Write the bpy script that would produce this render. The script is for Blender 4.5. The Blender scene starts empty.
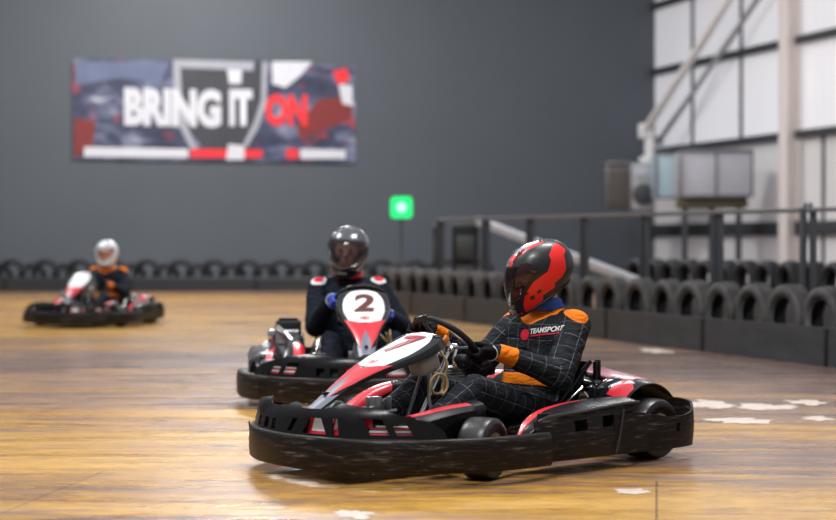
import bpy, bmesh, math, random
import numpy as np
from mathutils import Vector, Matrix, noise
from mathutils.geometry import delaunay_2d_cdt
from mathutils.bvhtree import BVHTree
random.seed(4)
sc = bpy.context.scene
COL = sc.collection
R = math.radians
PI = math.pi

# ------------------------------------------------------------------ materials
def new_mat(name):
    m = bpy.data.materials.new(name); m.use_nodes = True
    nt = m.node_tree; b = nt.nodes['Principled BSDF']
    return m, nt, b

def N(nt, typ, **kw):
    n = nt.nodes.new(typ)
    for k, v in kw.items():
        if k.startswith('i_'):
            n.inputs[k[2:].replace('_', ' ')].default_value = v
        else:
            setattr(n, k, v)
    return n

def L(nt, a, b): nt.links.new(a, b)

def ramp(nt, fac, stops):
    r = nt.nodes.new('ShaderNodeValToRGB')
    el = r.color_ramp.elements
    while len(el) < len(stops): el.new(0.5)
    for e, (p, c) in zip(el, stops):
        e.position = p; e.color = (c[0], c[1], c[2], 1) if not isinstance(c, (int, float)) else (c, c, c, 1)
    L(nt, fac, r.inputs['Fac'])
    return r.outputs['Color']

def mixc(nt, fac, a, b, blend='MIX'):
    n = nt.nodes.new('ShaderNodeMix'); n.data_type = 'RGBA'; n.blend_type = blend
    for s, v in ((n.inputs[0], fac), (n.inputs[6], a), (n.inputs[7], b)):
        if isinstance(v, bpy.types.NodeSocket): L(nt, v, s)
        elif isinstance(v, (int, float)): s.default_value = v
        else: s.default_value = (v[0], v[1], v[2], 1)
    return n.outputs[2]

def mth(nt, op, a, b=None, c=None):
    n = nt.nodes.new('ShaderNodeMath'); n.operation = op
    for i, v in enumerate((a, b, c)):
        if v is None: continue
        if isinstance(v, bpy.types.NodeSocket): L(nt, v, n.inputs[i])
        else: n.inputs[i].default_value = v
    return n.outputs[0]

def coords(nt, scale=(1, 1, 1), kind='Object', rot=(0, 0, 0)):
    tc = nt.nodes.new('ShaderNodeTexCoord'); mp = nt.nodes.new('ShaderNodeMapping')
    mp.inputs['Scale'].default_value = scale; mp.inputs['Rotation'].default_value = rot
    L(nt, tc.outputs[kind], mp.inputs['Vector'])
    return mp.outputs['Vector']

def noise_tex(nt, vec, scale=5, detail=4, rough=.55, dist=0):
    n = N(nt, 'ShaderNodeTexNoise'); n.inputs['Scale'].default_value = scale
    n.inputs['Detail'].default_value = detail; n.inputs['Roughness'].default_value = rough
    n.inputs['Distortion'].default_value = dist
    L(nt, vec, n.inputs['Vector'])
    return n.outputs['Fac']

def bump(nt, b, h, strength=.2, dist=.01):
    n = N(nt, 'ShaderNodeBump'); n.inputs['Strength'].default_value = strength; n.inputs['Distance'].default_value = dist
    L(nt, h, n.inputs['Height']); L(nt, n.outputs['Normal'], b.inputs['Normal'])

def simple(name, col, rough=.5, metal=0, var=.12, scale=8, bmp=0.05, emis=0, coat=0, spec=.5):
    m, nt, b = new_mat(name)
    v = coords(nt)
    f = noise_tex(nt, v, scale, 5)
    c = mixc(nt, f, tuple(x * (1 - var) for x in col), tuple(min(1, x * (1 + var)) for x in col))
    L(nt, c, b.inputs['Base Color'])
    b.inputs['Roughness'].default_value = rough; b.inputs['Metallic'].default_value = metal
    b.inputs['Specular IOR Level'].default_value = spec
    if coat: b.inputs['Coat Weight'].default_value = coat; b.inputs['Coat Roughness'].default_value = .08
    if emis:
        b.inputs['Emission Color'].default_value = (*col, 1); b.inputs['Emission Strength'].default_value = emis
    if bmp: bump(nt, b, noise_tex(nt, v, scale * 6, 3), bmp, .004)
    return m

M = {}
def mats():
    # scuffed black bumper plastic
    m, nt, b = new_mat('scuffed black plastic')
    v = coords(nt, (2.5, 2.5, 22)); v2 = coords(nt, (1, 1, 1))
    f = noise_tex(nt, v, 3.0, 8, .68, .6)
    f2 = noise_tex(nt, v2, 4, 5)
    c = ramp(nt, f, [(.30, (.004, .004, .004)), (.50, (.010, .008, .007)), (.59, (.032, .027, .025)), (.68, (.17, .16, .155))])
    c = mixc(nt, mth(nt, 'MULTIPLY', f2, .4), c, (.012, .008, .006)); b.inputs['Specular IOR Level'].default_value = .2
    L(nt, c, b.inputs['Base Color'])
    L(nt, ramp(nt, f, [(.3, .30), (.8, .6)]), b.inputs['Roughness'])
    bump(nt, b, f, .22, .006)
    M['scuff'] = m
    M['plastic'] = simple('black plastic', (.006, .006, .007), .24, bmp=.04, spec=.28)
    M['plastic_matte'] = simple('matte black plastic', (.008, .008, .009), .55, spec=.3)
    M['black_gloss'] = simple('gloss black', (.008, .008, .010), .14, bmp=0, coat=.5)
    M['grey_plastic'] = simple('slate grey plastic', (.16, .17, .22), .35, var=.2)
    M['red'] = simple('red panel', (.62, .018, .035), .32, coat=.3)
    M['pinkred'] = simple('washed red panel', (.72, .09, .12), .3, coat=.3)
    M['paletop'] = simple('washed pink and white cover', (.50, .20, .23), .25, var=.6, scale=3, coat=.5)
    M['white'] = simple('white panel', (.80, .80, .81), .3, var=.05, coat=.3)
    M['darkred'] = simple('dark red number', (.32, .008, .03), .4)
    M['brown_ink'] = simple('dark maroon ink', (.11, .02, .015), .4)
    M['chrome'] = simple('polished steel', (.75, .75, .74), .16, 1, var=.06, bmp=.02)
    M['steel'] = simple('dull steel', (.42, .42, .42), .35, 1, bmp=.05)
    M['darksteel'] = simple('dark steel', (.07, .07, .075), .4, .7)
    M['alu'] = simple('cast aluminium', (.55, .55, .56), .4, .9, scale=20, bmp=.3)
    M['beige'] = simple('translucent beige tank plastic', (.34, .33, .31), .4)
    M['hose'] = simple('amber hose', (.40, .28, .13), .35)
    M['orange_can'] = simple('orange plastic', (.75, .22, .04), .4)
    M['skin'] = simple('skin', (.58, .30, .22), .5, var=.1)
    M['glove'] = simple('black glove fabric', (.006, .006, .007), .8, scale=30, bmp=.3, spec=.15)
    M['white_cord'] = simple('white piping', (.7, .7, .68), .6)
    M['yellow'] = simple('yellow tag', (.8, .5, .05), .6)
    M['shoe'] = simple('black shoe leather', (.012, .012, .014), .55)
    M['eye'] = simple('eye', (.05, .03, .02), .2)
    # tyre slick
    m, nt, b = new_mat('slick rubber')
    v = coords(nt, (1, 1, 1)); f = noise_tex(nt, v, 14, 6)
    L(nt, ramp(nt, f, [(.3, (.010, .010, .011)), (.75, (.032, .031, .031))]), b.inputs['Base Color'])
    b.inputs['Roughness'].default_value = .36; bump(nt, b, noise_tex(nt, v, 60, 3), .2, .003)
    M['slick'] = m
    # old road tyre
    m, nt, b = new_mat('old road tyre rubber')
    v = coords(nt, (1, 1, 1)); f = noise_tex(nt, v, 7, 6)
    L(nt, ramp(nt, f, [(.3, (.022, .021, .021)), (.75, (.085, .080, .078))]), b.inputs['Base Color'])
    b.inputs['Roughness'].default_value = .62
    v3 = coords(nt, (1, 1, 1)); sx = N(nt, 'ShaderNodeSeparateXYZ'); L(nt, v3, sx.inputs[0])
    w = mth(nt, 'SINE', mth(nt, 'MULTIPLY', sx.outputs['Y'], 220))
    an = mth(nt, 'SINE', mth(nt, 'MULTIPLY', mth(nt, 'ARCTAN2', sx.outputs['X'], sx.outputs['Z']), 60))
    bump(nt, b, mth(nt, 'ADD', w, an), .5, .006)
    M['tyre'] = m
    M['tyre_dark'] = simple('near-black tyre rubber', (.013, .014, .017), .7, bmp=.3)  # darker rubber for the far and raised tyre rows
    M['barrier_dark'] = simple('near-black barrier board', (.018, .019, .023), .6)  # darker board colour for the far barrier
    # barrier panel
    m, nt, b = new_mat('dark barrier plastic')
    v = coords(nt, (1, 1, 3)); f = noise_tex(nt, v, 3, 6, .6)
    L(nt, ramp(nt, f, [(.3, (.028, .030, .034)), (.7, (.050, .052, .056)), (.85, (.10, .10, .10))]), b.inputs['Base Color'])
    b.inputs['Roughness'].default_value = .5; bump(nt, b, f, .15, .01)
    M['barrier'] = m
    M['rail'] = simple('painted rail steel', (.075, .080, .088), .42, .3)
    M['rail_light'] = simple('galvanised rail', (.20, .205, .22), .4, .5)
    M['galv'] = simple('galvanised duct', (.46, .47, .52), .5, .0, var=.15, scale=2)
    M['galv_blue'] = simple('pale blue duct', (.42, .56, .62), .45, .0, scale=2)
    M['brownbox'] = simple('brown grey casing', (.115, .095, .085), .6)
    M['olive'] = simple('olive bracket', (.10, .085, .055), .6)
    M['cream'] = simple('cream painted steel', (.82, .76, .73), .5, var=.06, scale=1)
    M['girt'] = simple('dark girt steel', (.045, .05, .055), .5)
    M['brace'] = simple('pale painted brace', (.88, .87, .86), .5)
    M['brace_grey'] = simple('grey painted brace', (.38, .38, .40), .5)
    # green signal
    m, nt, b = new_mat('green signal lens')
    v = coords(nt, (1, 1, 1))
    ln = N(nt, 'ShaderNodeVectorMath', operation='LENGTH'); L(nt, v, ln.inputs[0])
    c = ramp(nt, ln.outputs['Value'], [(.055, (.80, 1, .92)), (.085, (.40, 1, .68)), (.125, (.0, .85, .19)), (.17, (.0, .80, .17))])
    L(nt, c, b.inputs['Emission Color']); b.inputs['Emission Strength'].default_value = 1.25
    b.inputs['Base Color'].default_value = (0, .3, .08, 1)
    M['green'] = m
    # visor
    for nm, colr, al in (('visor', (.02, .015, .02), .13), ('visor_dark', (.03, .02, .022), .38), ('visor_red', (.02, .004, .008), .80)):
        m, nt, b = new_mat('tinted ' + nm)
        nn = noise_tex(nt, coords(nt), 5, 3)
        L(nt, mixc(nt, nn, colr, tuple(x * 1.6 for x in colr)), b.inputs['Base Color'])
        b.inputs['Roughness'].default_value = .05; b.inputs['Alpha'].default_value = al
        b.inputs['Coat Weight'].default_value = .6
        M[nm] = m
    # back wall
    m, nt, b = new_mat('slate grey painted wall')
    v = coords(nt, (1, 1, 1), 'Object'); f = noise_tex(nt, v, .5, 4)
    sx = N(nt, 'ShaderNodeSeparateXYZ'); L(nt, v, sx.inputs[0])
    seam = mth(nt, 'LESS_THAN', mth(nt, 'FRACT', mth(nt, 'MULTIPLY', sx.outputs['X'], 1.0)), .03)
    c = mixc(nt, f, (.078, .092, .110), (.100, .116, .136))
    c = mixc(nt, mth(nt, 'MULTIPLY', seam, .12), c, (.05, .055, .06))
    L(nt, c, b.inputs['Base Color']); b.inputs['Roughness'].default_value = .55
    bump(nt, b, noise_tex(nt, v, 12, 4), .1, .01)
    M['wall'] = m
    # white ribbed cladding
    m, nt, b = new_mat('white ribbed cladding')
    v = coords(nt, (1, 1, 1), 'Object'); sx = N(nt, 'ShaderNodeSeparateXYZ'); L(nt, v, sx.inputs[0])
    w = mth(nt, 'SINE', mth(nt, 'MULTIPLY', sx.outputs['X'], 21))
    f = noise_tex(nt, v, .8, 4)
    c = mixc(nt, f, (.66, .65, .67), (.80, .79, .80))
    c = mixc(nt, mth(nt, 'MULTIPLY', mth(nt, 'GREATER_THAN', w, .8), .25), c, (.45, .44, .46))
    lo = mth(nt, 'LESS_THAN', sx.outputs['Z'], 3.2)
    c = mixc(nt, mth(nt, 'MULTIPLY', lo, .35), c, (.52, .47, .44))
    L(nt, c, b.inputs['Base Color']); b.inputs['Roughness'].default_value = .55
    b.inputs['Emission Color'].default_value = (.80, .83, .92, 1)  # added glow brightens the wall itself, stronger on the upper panels
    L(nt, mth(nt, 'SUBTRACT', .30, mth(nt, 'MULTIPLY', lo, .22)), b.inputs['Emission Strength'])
    bump(nt, b, w, .25, .02)
    M['clad'] = m
    # floor
    m, nt, b = new_mat('worn painted track floor')
    v = coords(nt, (.22, 1.0, 1), 'Object', (0, 0, R(4)))
    v2 = coords(nt, (.55, 3.2, 1), 'Object', (0, 0, R(2)))
    vg = coords(nt, (1, 1, 1), 'Object', (0, 0, R(8)))
    v0 = coords(nt)
    big = noise_tex(nt, v, .9, 6, .62, .9)
    fine = noise_tex(nt, v2, 2.6, 10, .78, .7)
    sx = N(nt, 'ShaderNodeSeparateXYZ'); L(nt, v0, sx.inputs[0])
    X, Y = sx.outputs['X'], sx.outputs['Y']
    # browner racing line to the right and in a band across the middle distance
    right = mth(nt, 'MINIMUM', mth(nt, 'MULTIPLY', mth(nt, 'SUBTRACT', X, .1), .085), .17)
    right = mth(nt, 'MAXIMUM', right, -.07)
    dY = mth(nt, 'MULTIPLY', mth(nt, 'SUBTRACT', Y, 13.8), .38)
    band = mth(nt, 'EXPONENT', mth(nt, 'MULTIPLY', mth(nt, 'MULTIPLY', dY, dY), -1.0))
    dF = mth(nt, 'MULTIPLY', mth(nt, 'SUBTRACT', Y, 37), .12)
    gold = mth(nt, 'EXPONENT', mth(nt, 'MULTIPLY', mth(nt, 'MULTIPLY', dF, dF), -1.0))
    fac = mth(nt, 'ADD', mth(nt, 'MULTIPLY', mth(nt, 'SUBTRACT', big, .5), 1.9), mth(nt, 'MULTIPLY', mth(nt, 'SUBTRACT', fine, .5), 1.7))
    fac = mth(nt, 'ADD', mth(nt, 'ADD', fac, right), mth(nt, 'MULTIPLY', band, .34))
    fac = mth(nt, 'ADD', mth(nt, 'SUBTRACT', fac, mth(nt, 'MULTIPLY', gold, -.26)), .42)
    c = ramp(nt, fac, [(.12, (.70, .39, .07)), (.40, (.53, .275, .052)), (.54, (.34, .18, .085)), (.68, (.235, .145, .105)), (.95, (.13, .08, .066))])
    # pale scuffs
    sp = noise_tex(nt, v2, 6, 8, .75)
    c = mixc(nt, ramp(nt, sp, [(.60, 0.0), (.68, .5)]), c, (.55, .42, .34))
    # dark scrapes
    sp2 = noise_tex(nt, coords(nt, (.30, 4.2, 1), 'Object', (0, 0, R(-4))), 4, 10, .8)
    c = mixc(nt, ramp(nt, sp2, [(.34, .6), (.45, 0.0)]), c, (.09, .05, .035))
    grime = noise_tex(nt, coords(nt, (1.2, 3.0, 1)), 5.5, 9, .8)
    c = mixc(nt, ramp(nt, grime, [(.42, .38), (.56, 0.0)]), c, (.12, .07, .045))
    c = mixc(nt, ramp(nt, grime, [(.60, .0), (.70, .4)]), c, (.66, .50, .36))
    # board joints
    br = N(nt, 'ShaderNodeTexBrick'); br.inputs['Scale'].default_value = 1; br.inputs['Brick Width'].default_value = 2.4
    br.inputs['Row Height'].default_value = 1.2; br.inputs['Mortar Size'].default_value = .006; br.inputs['Mortar Smooth'].default_value = .3
    br.inputs['Color1'].default_value = (.45, .45, .45, 1); br.inputs['Color2'].default_value = (.6, .6, .6, 1)
    L(nt, vg, br.inputs['Vector'])
    c = mixc(nt, .28, c, br.outputs['Color'], 'OVERLAY')
    c = mixc(nt, mth(nt, 'MULTIPLY', br.outputs['Fac'], .5), c, (.06, .035, .025))
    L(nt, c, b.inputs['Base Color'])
    rg = ramp(nt, noise_tex(nt, v2, 1.5, 6, .6), [(.25, .16), (.75, .42)])
    L(nt, rg, b.inputs['Roughness'])
    b.inputs['Specular IOR Level'].default_value = .40
    b.inputs['Coat Weight'].default_value = .15; b.inputs['Coat Roughness'].default_value = .2
    bump(nt, b, mth(nt, 'ADD', fine, mth(nt, 'MULTIPLY', noise_tex(nt, v0, 2.5, 4), .8)), .16, .012)
    M['floor'] = m
    M['floorwhite'] = simple('worn white paint', (.60, .50, .43), .4, var=.45, scale=7)
    # banner print
    m, nt, b = new_mat('printed banner vinyl')
    v = coords(nt, (1, 1, 1)); sx = N(nt, 'ShaderNodeSeparateXYZ'); L(nt, v, sx.inputs[0])
    f = noise_tex(nt, coords(nt, (.8, 1, 1.8)), 1.3, 3, .6, .5)
    c = ramp(nt, f, [(.30, (.02, .024, .045)), (.50, (.06, .07, .13)), (.62, (.18, .20, .30)), (.74, (.55, .56, .62))])
    g = noise_tex(nt, coords(nt, (1, 1, 1.6)), 1.7, 2, .5)
    edge = mth(nt, 'GREATER_THAN', mth(nt, 'ABSOLUTE', sx.outputs['X']), 2.2)
    c = mixc(nt, mth(nt, 'MULTIPLY', ramp(nt, g, [(.60, 0.0), (.68, .8)]), mth(nt, 'ADD', mth(nt, 'MULTIPLY', edge, .5), .4)), c, (.50, .05, .06))
    L(nt, c, b.inputs['Base Color']); b.inputs['Roughness'].default_value = .4
    M['banner'] = m
    M['banner_dark'] = simple('banner charcoal print', (.055, .058, .07), .4, var=.3, scale=1.5, bmp=0)
    M['banner_white'] = simple('banner white print', (.68, .69, .74), .4, bmp=0)
    M['banner_red'] = simple('banner red print', (.85, .04, .05), .4, bmp=0)
    M['banner_grey'] = simple('banner pale grey print', (.38, .39, .44), .4, bmp=0)
    M['banner_rust'] = simple('banner rust red print', (.22, .035, .035), .4, var=.3, bmp=0)
    M['banner_blue'] = simple('banner slate blue print', (.13, .16, .27), .4, var=.4, scale=2, bmp=0)
    M['lamp'] = simple('lamp diffuser', (1, .98, .94), .5, emis=9, bmp=0)
    M['text_white'] = simple('white print', (.85, .85, .85), .5, bmp=0)
    M['text_red'] = simple('crimson print', (.72, .01, .04), .5, bmp=0)

    # racing suits -------------------------------------------------
    def suit(name, base, grid, accent, accent2=None, gridcol=(.17, .18, .205)):
        m, nt, b = new_mat(name)
        v = coords(nt)
        def at(n): a = N(nt, 'ShaderNodeAttribute'); a.attribute_name = n; return a.outputs['Fac']
        n1 = noise_tex(nt, v, 9, 5)
        c = mixc(nt, n1, tuple(x * .75 for x in base), tuple(x * 1.3 for x in base))
        if grid:
            ga = mth(nt, 'LESS_THAN', mth(nt, 'ABSOLUTE', mth(nt, 'SUBTRACT', mth(nt, 'FRACT', at('ga')), .5)), .020)
            gb = mth(nt, 'LESS_THAN', mth(nt, 'ABSOLUTE', mth(nt, 'SUBTRACT', mth(nt, 'FRACT', at('gb')), .5)), .020)
            g = mth(nt, 'MULTIPLY', mth(nt, 'MAXIMUM', ga, gb), ramp(nt, noise_tex(nt, v, 20, 3), [(.3, .35), (.6, .9)]))
            c = mixc(nt, g, c, gridcol)
        c = mixc(nt, mth(nt, 'GREATER_THAN', at('acc'), 0), c, accent)
        if accent2: c = mixc(nt, mth(nt, 'GREATER_THAN', at('acc'), .018), c, accent2)
        c = mixc(nt, mth(nt, 'GREATER_THAN', at('skin'), 0), c, (.85, .46, .34))  # skin colour lightened to make up for helmet shade on the face
        L(nt, c, b.inputs['Base Color']); b.inputs['Roughness'].default_value = .75
        b.inputs['Specular IOR Level'].default_value = .12
        wv = noise_tex(nt, coords(nt, (1, 1, 2.2)), 11, 4, .5, 1.5)
        bump(nt, b, wv, .55, .035)
        return m
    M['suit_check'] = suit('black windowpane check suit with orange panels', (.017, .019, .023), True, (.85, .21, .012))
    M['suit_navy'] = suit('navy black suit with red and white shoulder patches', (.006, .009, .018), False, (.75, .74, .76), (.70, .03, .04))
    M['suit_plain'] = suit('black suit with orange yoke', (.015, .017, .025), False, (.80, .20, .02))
mats()

# ------------------------------------------------------------------ mesh helpers
def make(name, verts, faces, mat, parent=None, smooth=True, midx=None, angle=40):
    me = bpy.data.meshes.new(name)
    me.from_pydata([tuple(v) for v in verts], [], faces)
    ms = mat if isinstance(mat, (list, tuple)) else [mat]
    for m in ms: me.materials.append(m)
    if midx: me.polygons.foreach_set('material_index', midx)
    if smooth:
        me.polygons.foreach_set('use_smooth', [True] * len(me.polygons))
        if angle: me.set_sharp_from_angle(angle=R(angle))
    me.update()
    o = bpy.data.objects.new(name, me); COL.objects.link(o)
    if parent: o.parent = parent
    return o

class MB:
    """collects solids into ONE mesh"""
    def __init__(s): s.v = []; s.f = []; s.m = []
    def add(s, v, f, m=0):
        o = len(s.v); s.v += [Vector(x) for x in v]; s.f += [[i + o for i in q] for q in f]; s.m += [m] * len(f)
    def bm(s, bm, m=0, mtx=None):
        bm.verts.ensure_lookup_table()
        s.add([(mtx @ v.co if mtx else v.co.copy()) for v in bm.verts], [[v.index for v in f.verts] for f in bm.faces], m); bm.free()
    def box(s, c, size, bev=.004, rot=None, m=0, seg=2):
        bm = bmesh.new(); bmesh.ops.create_cube(bm, size=1)
        for v in bm.verts: v.co = Vector((v.co.x * size[0], v.co.y * size[1], v.co.z * size[2]))
        if bev: bmesh.ops.bevel(bm, geom=bm.edges[:], offset=min(bev, min(size) * .45), segments=seg, affect='EDGES', profile=.5)
        bm.verts.index_update()
        mt = Matrix.Translation(c) @ (rot.to_4x4() if rot else Matrix())
        s.bm(bm, m, mt)
    def tube(s, pts, r, n=10, m=0, closed=False, smooth=0, cap=True):
        pts = [Vector(p) for p in pts]
        if smooth: pts = catmull(pts, smooth, closed)
        rs = r if isinstance(r, (list, tuple)) else [r] * len(pts)
        if len(rs) != len(pts): rs = [rs[0] + (rs[-1] - rs[0]) * i / (len(pts) - 1) for i in range(len(pts))]
        k = len(pts); V = []; F = []
        up = None
        for i in range(k):
            if closed: t = (pts[(i + 1) % k] - pts[i - 1]).normalized()
            else: t = (pts[min(i + 1, k - 1)] - pts[max(i - 1, 0)]).normalized()
            if up is None:
                up = Vector((0, 0, 1)) if abs(t.z) < .9 else Vector((1, 0, 0))
            up = (up - t * up.dot(t)).normalized(); b = t.cross(up)
            for j in range(n):
                a = 2 * PI * j / n
                V.append(pts[i] + (up * math.cos(a) + b * math.sin(a)) * rs[i])
        for i in range(k if closed else k - 1):
            for j in range(n):
                i2 = (i + 1) % k
                F.append([i * n + j, i * n + (j + 1) % n, i2 * n + (j + 1) % n, i2 * n + j])
        if not closed and cap:
            F.append(list(range(n))[::-1]); F.append([(k - 1) * n + j for j in range(n)])
        s.add(V, F, m)
    def lathe(s, prof, center, axis, n=32, m=0, closed=False, arc=None):
        """prof: (r, h) along axis"""
        ax = Vector(axis).normalized(); c = Vector(center)
        e1 = ax.orthogonal().normalized(); e2 = ax.cross(e1)
        V = []; F = []; k = len(prof)
        for j in range(n):
            a = 2 * PI * j / n; d = e1 * math.cos(a) + e2 * math.sin(a)
            for (r, h) in prof: V.append(c + d * r + ax * h)
        for j in range(n):
            j2 = (j + 1) % n
            for i in range(k if closed else k - 1):
                i2 = (i + 1) % k
                F.append([j * k + i, j * k + i2, j2 * k + i2, j2 * k + i])
        if not closed:
            if prof[0][0] > 1e-5: F.append([j * k for j in range(n)])
            if prof[-1][0] > 1e-5: F.append([j * k + k - 1 for j in range(n)][::-1])
        s.add(V, F, m)
    def capsule(s, a, b, ra, rb, n=16, m=0):
        a = Vector(a); b = Vector(b); d = b - a; Ln = d.length
        t = d.normalized() if Ln > 1e-6 else Vector((0, 0, 1))
        pr = []
        for i in range(6):
            q = PI / 2 * (1 - i / 5); pr.append((ra * math.cos(q), -ra * math.sin(q)))
        for i in range(6):
            q = PI / 2 * i / 5; pr.append((rb * math.cos(q), Ln + rb * math.sin(q)))
        pr[0] = (1e-4, pr[0][1]); pr[-1] = (1e-4, pr[-1][1])
        s.lathe(pr, a, t, n, m)
    def build(s, name, mat, parent=None, smooth=True, angle=40, recalc=True):
        o = make(name, s.v, s.f, mat, parent, False, s.m)
        me = o.data
        if recalc:
            bm = bmesh.new(); bm.from_mesh(me); bmesh.ops.recalc_face_normals(bm, faces=bm.faces[:]); bm.to_mesh(me); bm.free()
        if smooth:
            me.polygons.foreach_set('use_smooth', [True] * len(me.polygons)); me.set_sharp_from_angle(angle=R(angle))
        return o

def catmull(p, n, closed=False):
    out = []; k = len(p)
    for i in range(k if closed else k - 1):
        if closed: a, b, c, d = p[i - 1], p[i], p[(i + 1) % k], p[(i + 2) % k]
        else: a, b, c, d = p[max(i - 1, 0)], p[i], p[i + 1], p[min(i + 2, k - 1)]
        for j in range(n):
            t = j / n
            out.append(.5 * ((2 * b) + (c - a) * t + (2 * a - 5 * b + 4 * c - d) * t * t + (-a + 3 * b - 3 * c + d) * t ** 3))
    if not closed: out.append(p[-1])
    return out

def interp(xs, ys, x):
    """smooth-ish interpolation of scalars/tuples"""
    if x <= xs[0]: return ys[0]
    if x >= xs[-1]: return ys[-1]
    for i in range(len(xs) - 1):
        if x <= xs[i + 1]:
            t = (x - xs[i]) / (xs[i + 1] - xs[i])
            a, b, c, d = ys[max(i - 1, 0)], ys[i], ys[i + 1], ys[min(i + 2, len(ys) - 1)]
            f = lambda a, b, c, d: .5 * (2 * b + (c - a) * t + (2 * a - 5 * b + 4 * c - d) * t * t + (-a + 3 * b - 3 * c + d) * t ** 3)
            return tuple(f(*q) for q in zip(a, b, c, d)) if isinstance(b, tuple) else f(a, b, c, d)

def inside(p, poly):
    x, y = p; c = False; n = len(poly); j = n - 1
    for i in range(n):
        xi, yi = poly[i]; xj, yj = poly[j]
        if (yi > y) != (yj > y) and x < (xj - xi) * (y - yi) / (yj - yi) + xi: c = not c
        j = i
    return c

def sheet(name, P, outer, step, mats_, parent, holes=(), regions=(), thick=.004, weld=False, off=0, merge=1e-4):
    """thin shell: polygon in a 2D domain mapped by P to 3D, with holes and painted regions"""
    sx, sy = step
    def nrm(poly): return [(x / sx, y / sy) for x, y in poly]
    out = nrm(outer); hs = [nrm(h) for h in holes]; rs = [(nrm(p), m) for p, m in regions]
    pts = []; edges = []
    def addloop(poly):
        st = len(pts); loop = []
        for i in range(len(poly)):
            a = poly[i]; b = poly[(i + 1) % len(poly)]
            n = max(1, int(math.ceil(math.hypot(b[0] - a[0], b[1] - a[1]) - 1e-6)))
            for k in range(n): loop.append((a[0] + (b[0] - a[0]) * k / n, a[1] + (b[1] - a[1]) * k / n))
        for p in loop: pts.append(Vector(p))
        for i in range(len(loop)): edges.append((st + i, st + (i + 1) % len(loop)))
    addloop(out)
    for h in hs: addloop(h)
    for r_, _ in rs: addloop(r_)
    x0 = min(p[0] for p in out); x1 = max(p[0] for p in out); y0 = min(p[1] for p in out); y1 = max(p[1] for p in out)
    x = math.floor(x0) + .5
    while x < x1:
        y = math.floor(y0) + .5
        while y < y1:
            if inside((x, y), out): pts.append(Vector((x + 1e-3 * math.sin(y * 7), y)))
            y += 1
        x += 1
    vv, ee, ff, *_ = delaunay_2d_cdt(pts, edges, [], 0, 1e-5)
    V = [Vector(P(v.x * sx, v.y * sy)) for v in vv]
    F = []; mi = []
    for f in ff:
        cx = sum(vv[i].x for i in f) / len(f); cy = sum(vv[i].y for i in f) / len(f)
        if not inside((cx, cy), out) or any(inside((cx, cy), h) for h in hs): continue
        m = 0
        for r_, k in rs:
            if inside((cx, cy), r_): m = k
        F.append(list(f)); mi.append(m)
    o = make(name, V, F, mats_, parent, False, mi)
    me = o.data; bm = bmesh.new(); bm.from_mesh(me)
    if weld: bmesh.ops.remove_doubles(bm, verts=bm.verts[:], dist=merge)
    loose = [v for v in bm.verts if not v.link_faces]
    bmesh.ops.delete(bm, geom=loose, context='VERTS')
    bm.to_mesh(me); bm.free()
    me.polygons.foreach_set('use_smooth', [True] * len(me.polygons))
    if thick:
        s = o.modifiers.new('solid', 'SOLIDIFY'); s.thickness = thick; s.offset = off
        e = o.modifiers.new('split', 'EDGE_SPLIT'); e.split_angle = R(50)
    return o

def remesh(name, mb, mat, parent, voxel, smooth_it=4, disp=None, attrs=None):
    """fuse overlapping solids into one continuous skin"""
    o = mb.build(name, mat, None, False)
    md = o.modifiers.new('r', 'REMESH'); md.mode = 'VOXEL'; md.voxel_size = voxel
    if smooth_it:
        sm = o.modifiers.new('s', 'SMOOTH'); sm.factor = .5; sm.iterations = smooth_it
    dg = bpy.context.evaluated_depsgraph_get(); dg.update()
    me = bpy.data.meshes.new_from_object(o.evaluated_get(dg))
    me.name = name
    old = o.data; o.modifiers.clear(); o.data = me; bpy.data.meshes.remove(old)
    me.materials.clear(); me.materials.append(mat)
    me.polygons.foreach_set('material_index', [0] * len(me.polygons))
    me.polygons.foreach_set('use_smooth', [True] * len(me.polygons))
    if parent: o.parent = parent
    return o

def tag(o, label=None, cat=None, group=None, kind=None):
    if label: o['label'] = label
    if cat: o['category'] = cat
    if group: o['group'] = group
    if kind: o['kind'] = kind
    return o

def empty(name, loc, rz=0):
    o = bpy.data.objects.new(name, None); COL.objects.link(o); o.location = loc; o.rotation_euler = (0, 0, rz)
    o.empty_display_size = .1
    return o

def text_mesh(body, bold=.0, shear=0, size=1):
    cu = bpy.data.curves.new('t', 'FONT'); cu.body = body; cu.offset = bold; cu.shear = shear; cu.size = size
    cu.resolution_u = 4
    o = bpy.data.objects.new('t', cu); COL.objects.link(o)
    dg = bpy.context.evaluated_depsgraph_get(); dg.update()
    me = bpy.data.meshes.new_from_object(o.evaluated_get(dg))
    V = [v.co.copy() for v in me.vertices]; F = [list(p.vertices) for p in me.polygons]
    bpy.data.objects.remove(o); bpy.data.curves.remove(cu); bpy.data.meshes.remove(me)
    x0 = min(v.x for v in V); x1 = max(v.x for v in V); y0 = min(v.y for v in V); y1 = max(v.y for v in V)
    V = [((v.x - x0) / (x1 - x0), (v.y - y0) / (y1 - y0)) for v in V]
    return V, F   # unit box

def text_on(name, body, P, mat, parent, bold=0, shear=0, sub=0):
    """text mapped through P(x,y) with x,y in 0..1"""
    V, F = text_mesh(body, bold, shear)
    bm = bmesh.new(); vs = [bm.verts.new((x, y, 0)) for x, y in V]
    for f in F:
        try: bm.faces.new([vs[i] for i in f])
        except ValueError: pass
    bmesh.ops.triangulate(bm, faces=bm.faces[:])
    for _ in range(sub):
        es = [e for e in bm.edges if e.calc_length() > .06]
        bmesh.ops.subdivide_edges(bm, edges=es, cuts=1); bmesh.ops.triangulate(bm, faces=bm.faces[:])
    bm.verts.index_update()
    VV = [P(v.co.x, v.co.y) for v in bm.verts]; FF = [[v.index for v in f.verts] for f in bm.faces]; bm.free()
    return make(name, VV, FF, mat, parent, True, angle=None)

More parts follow.
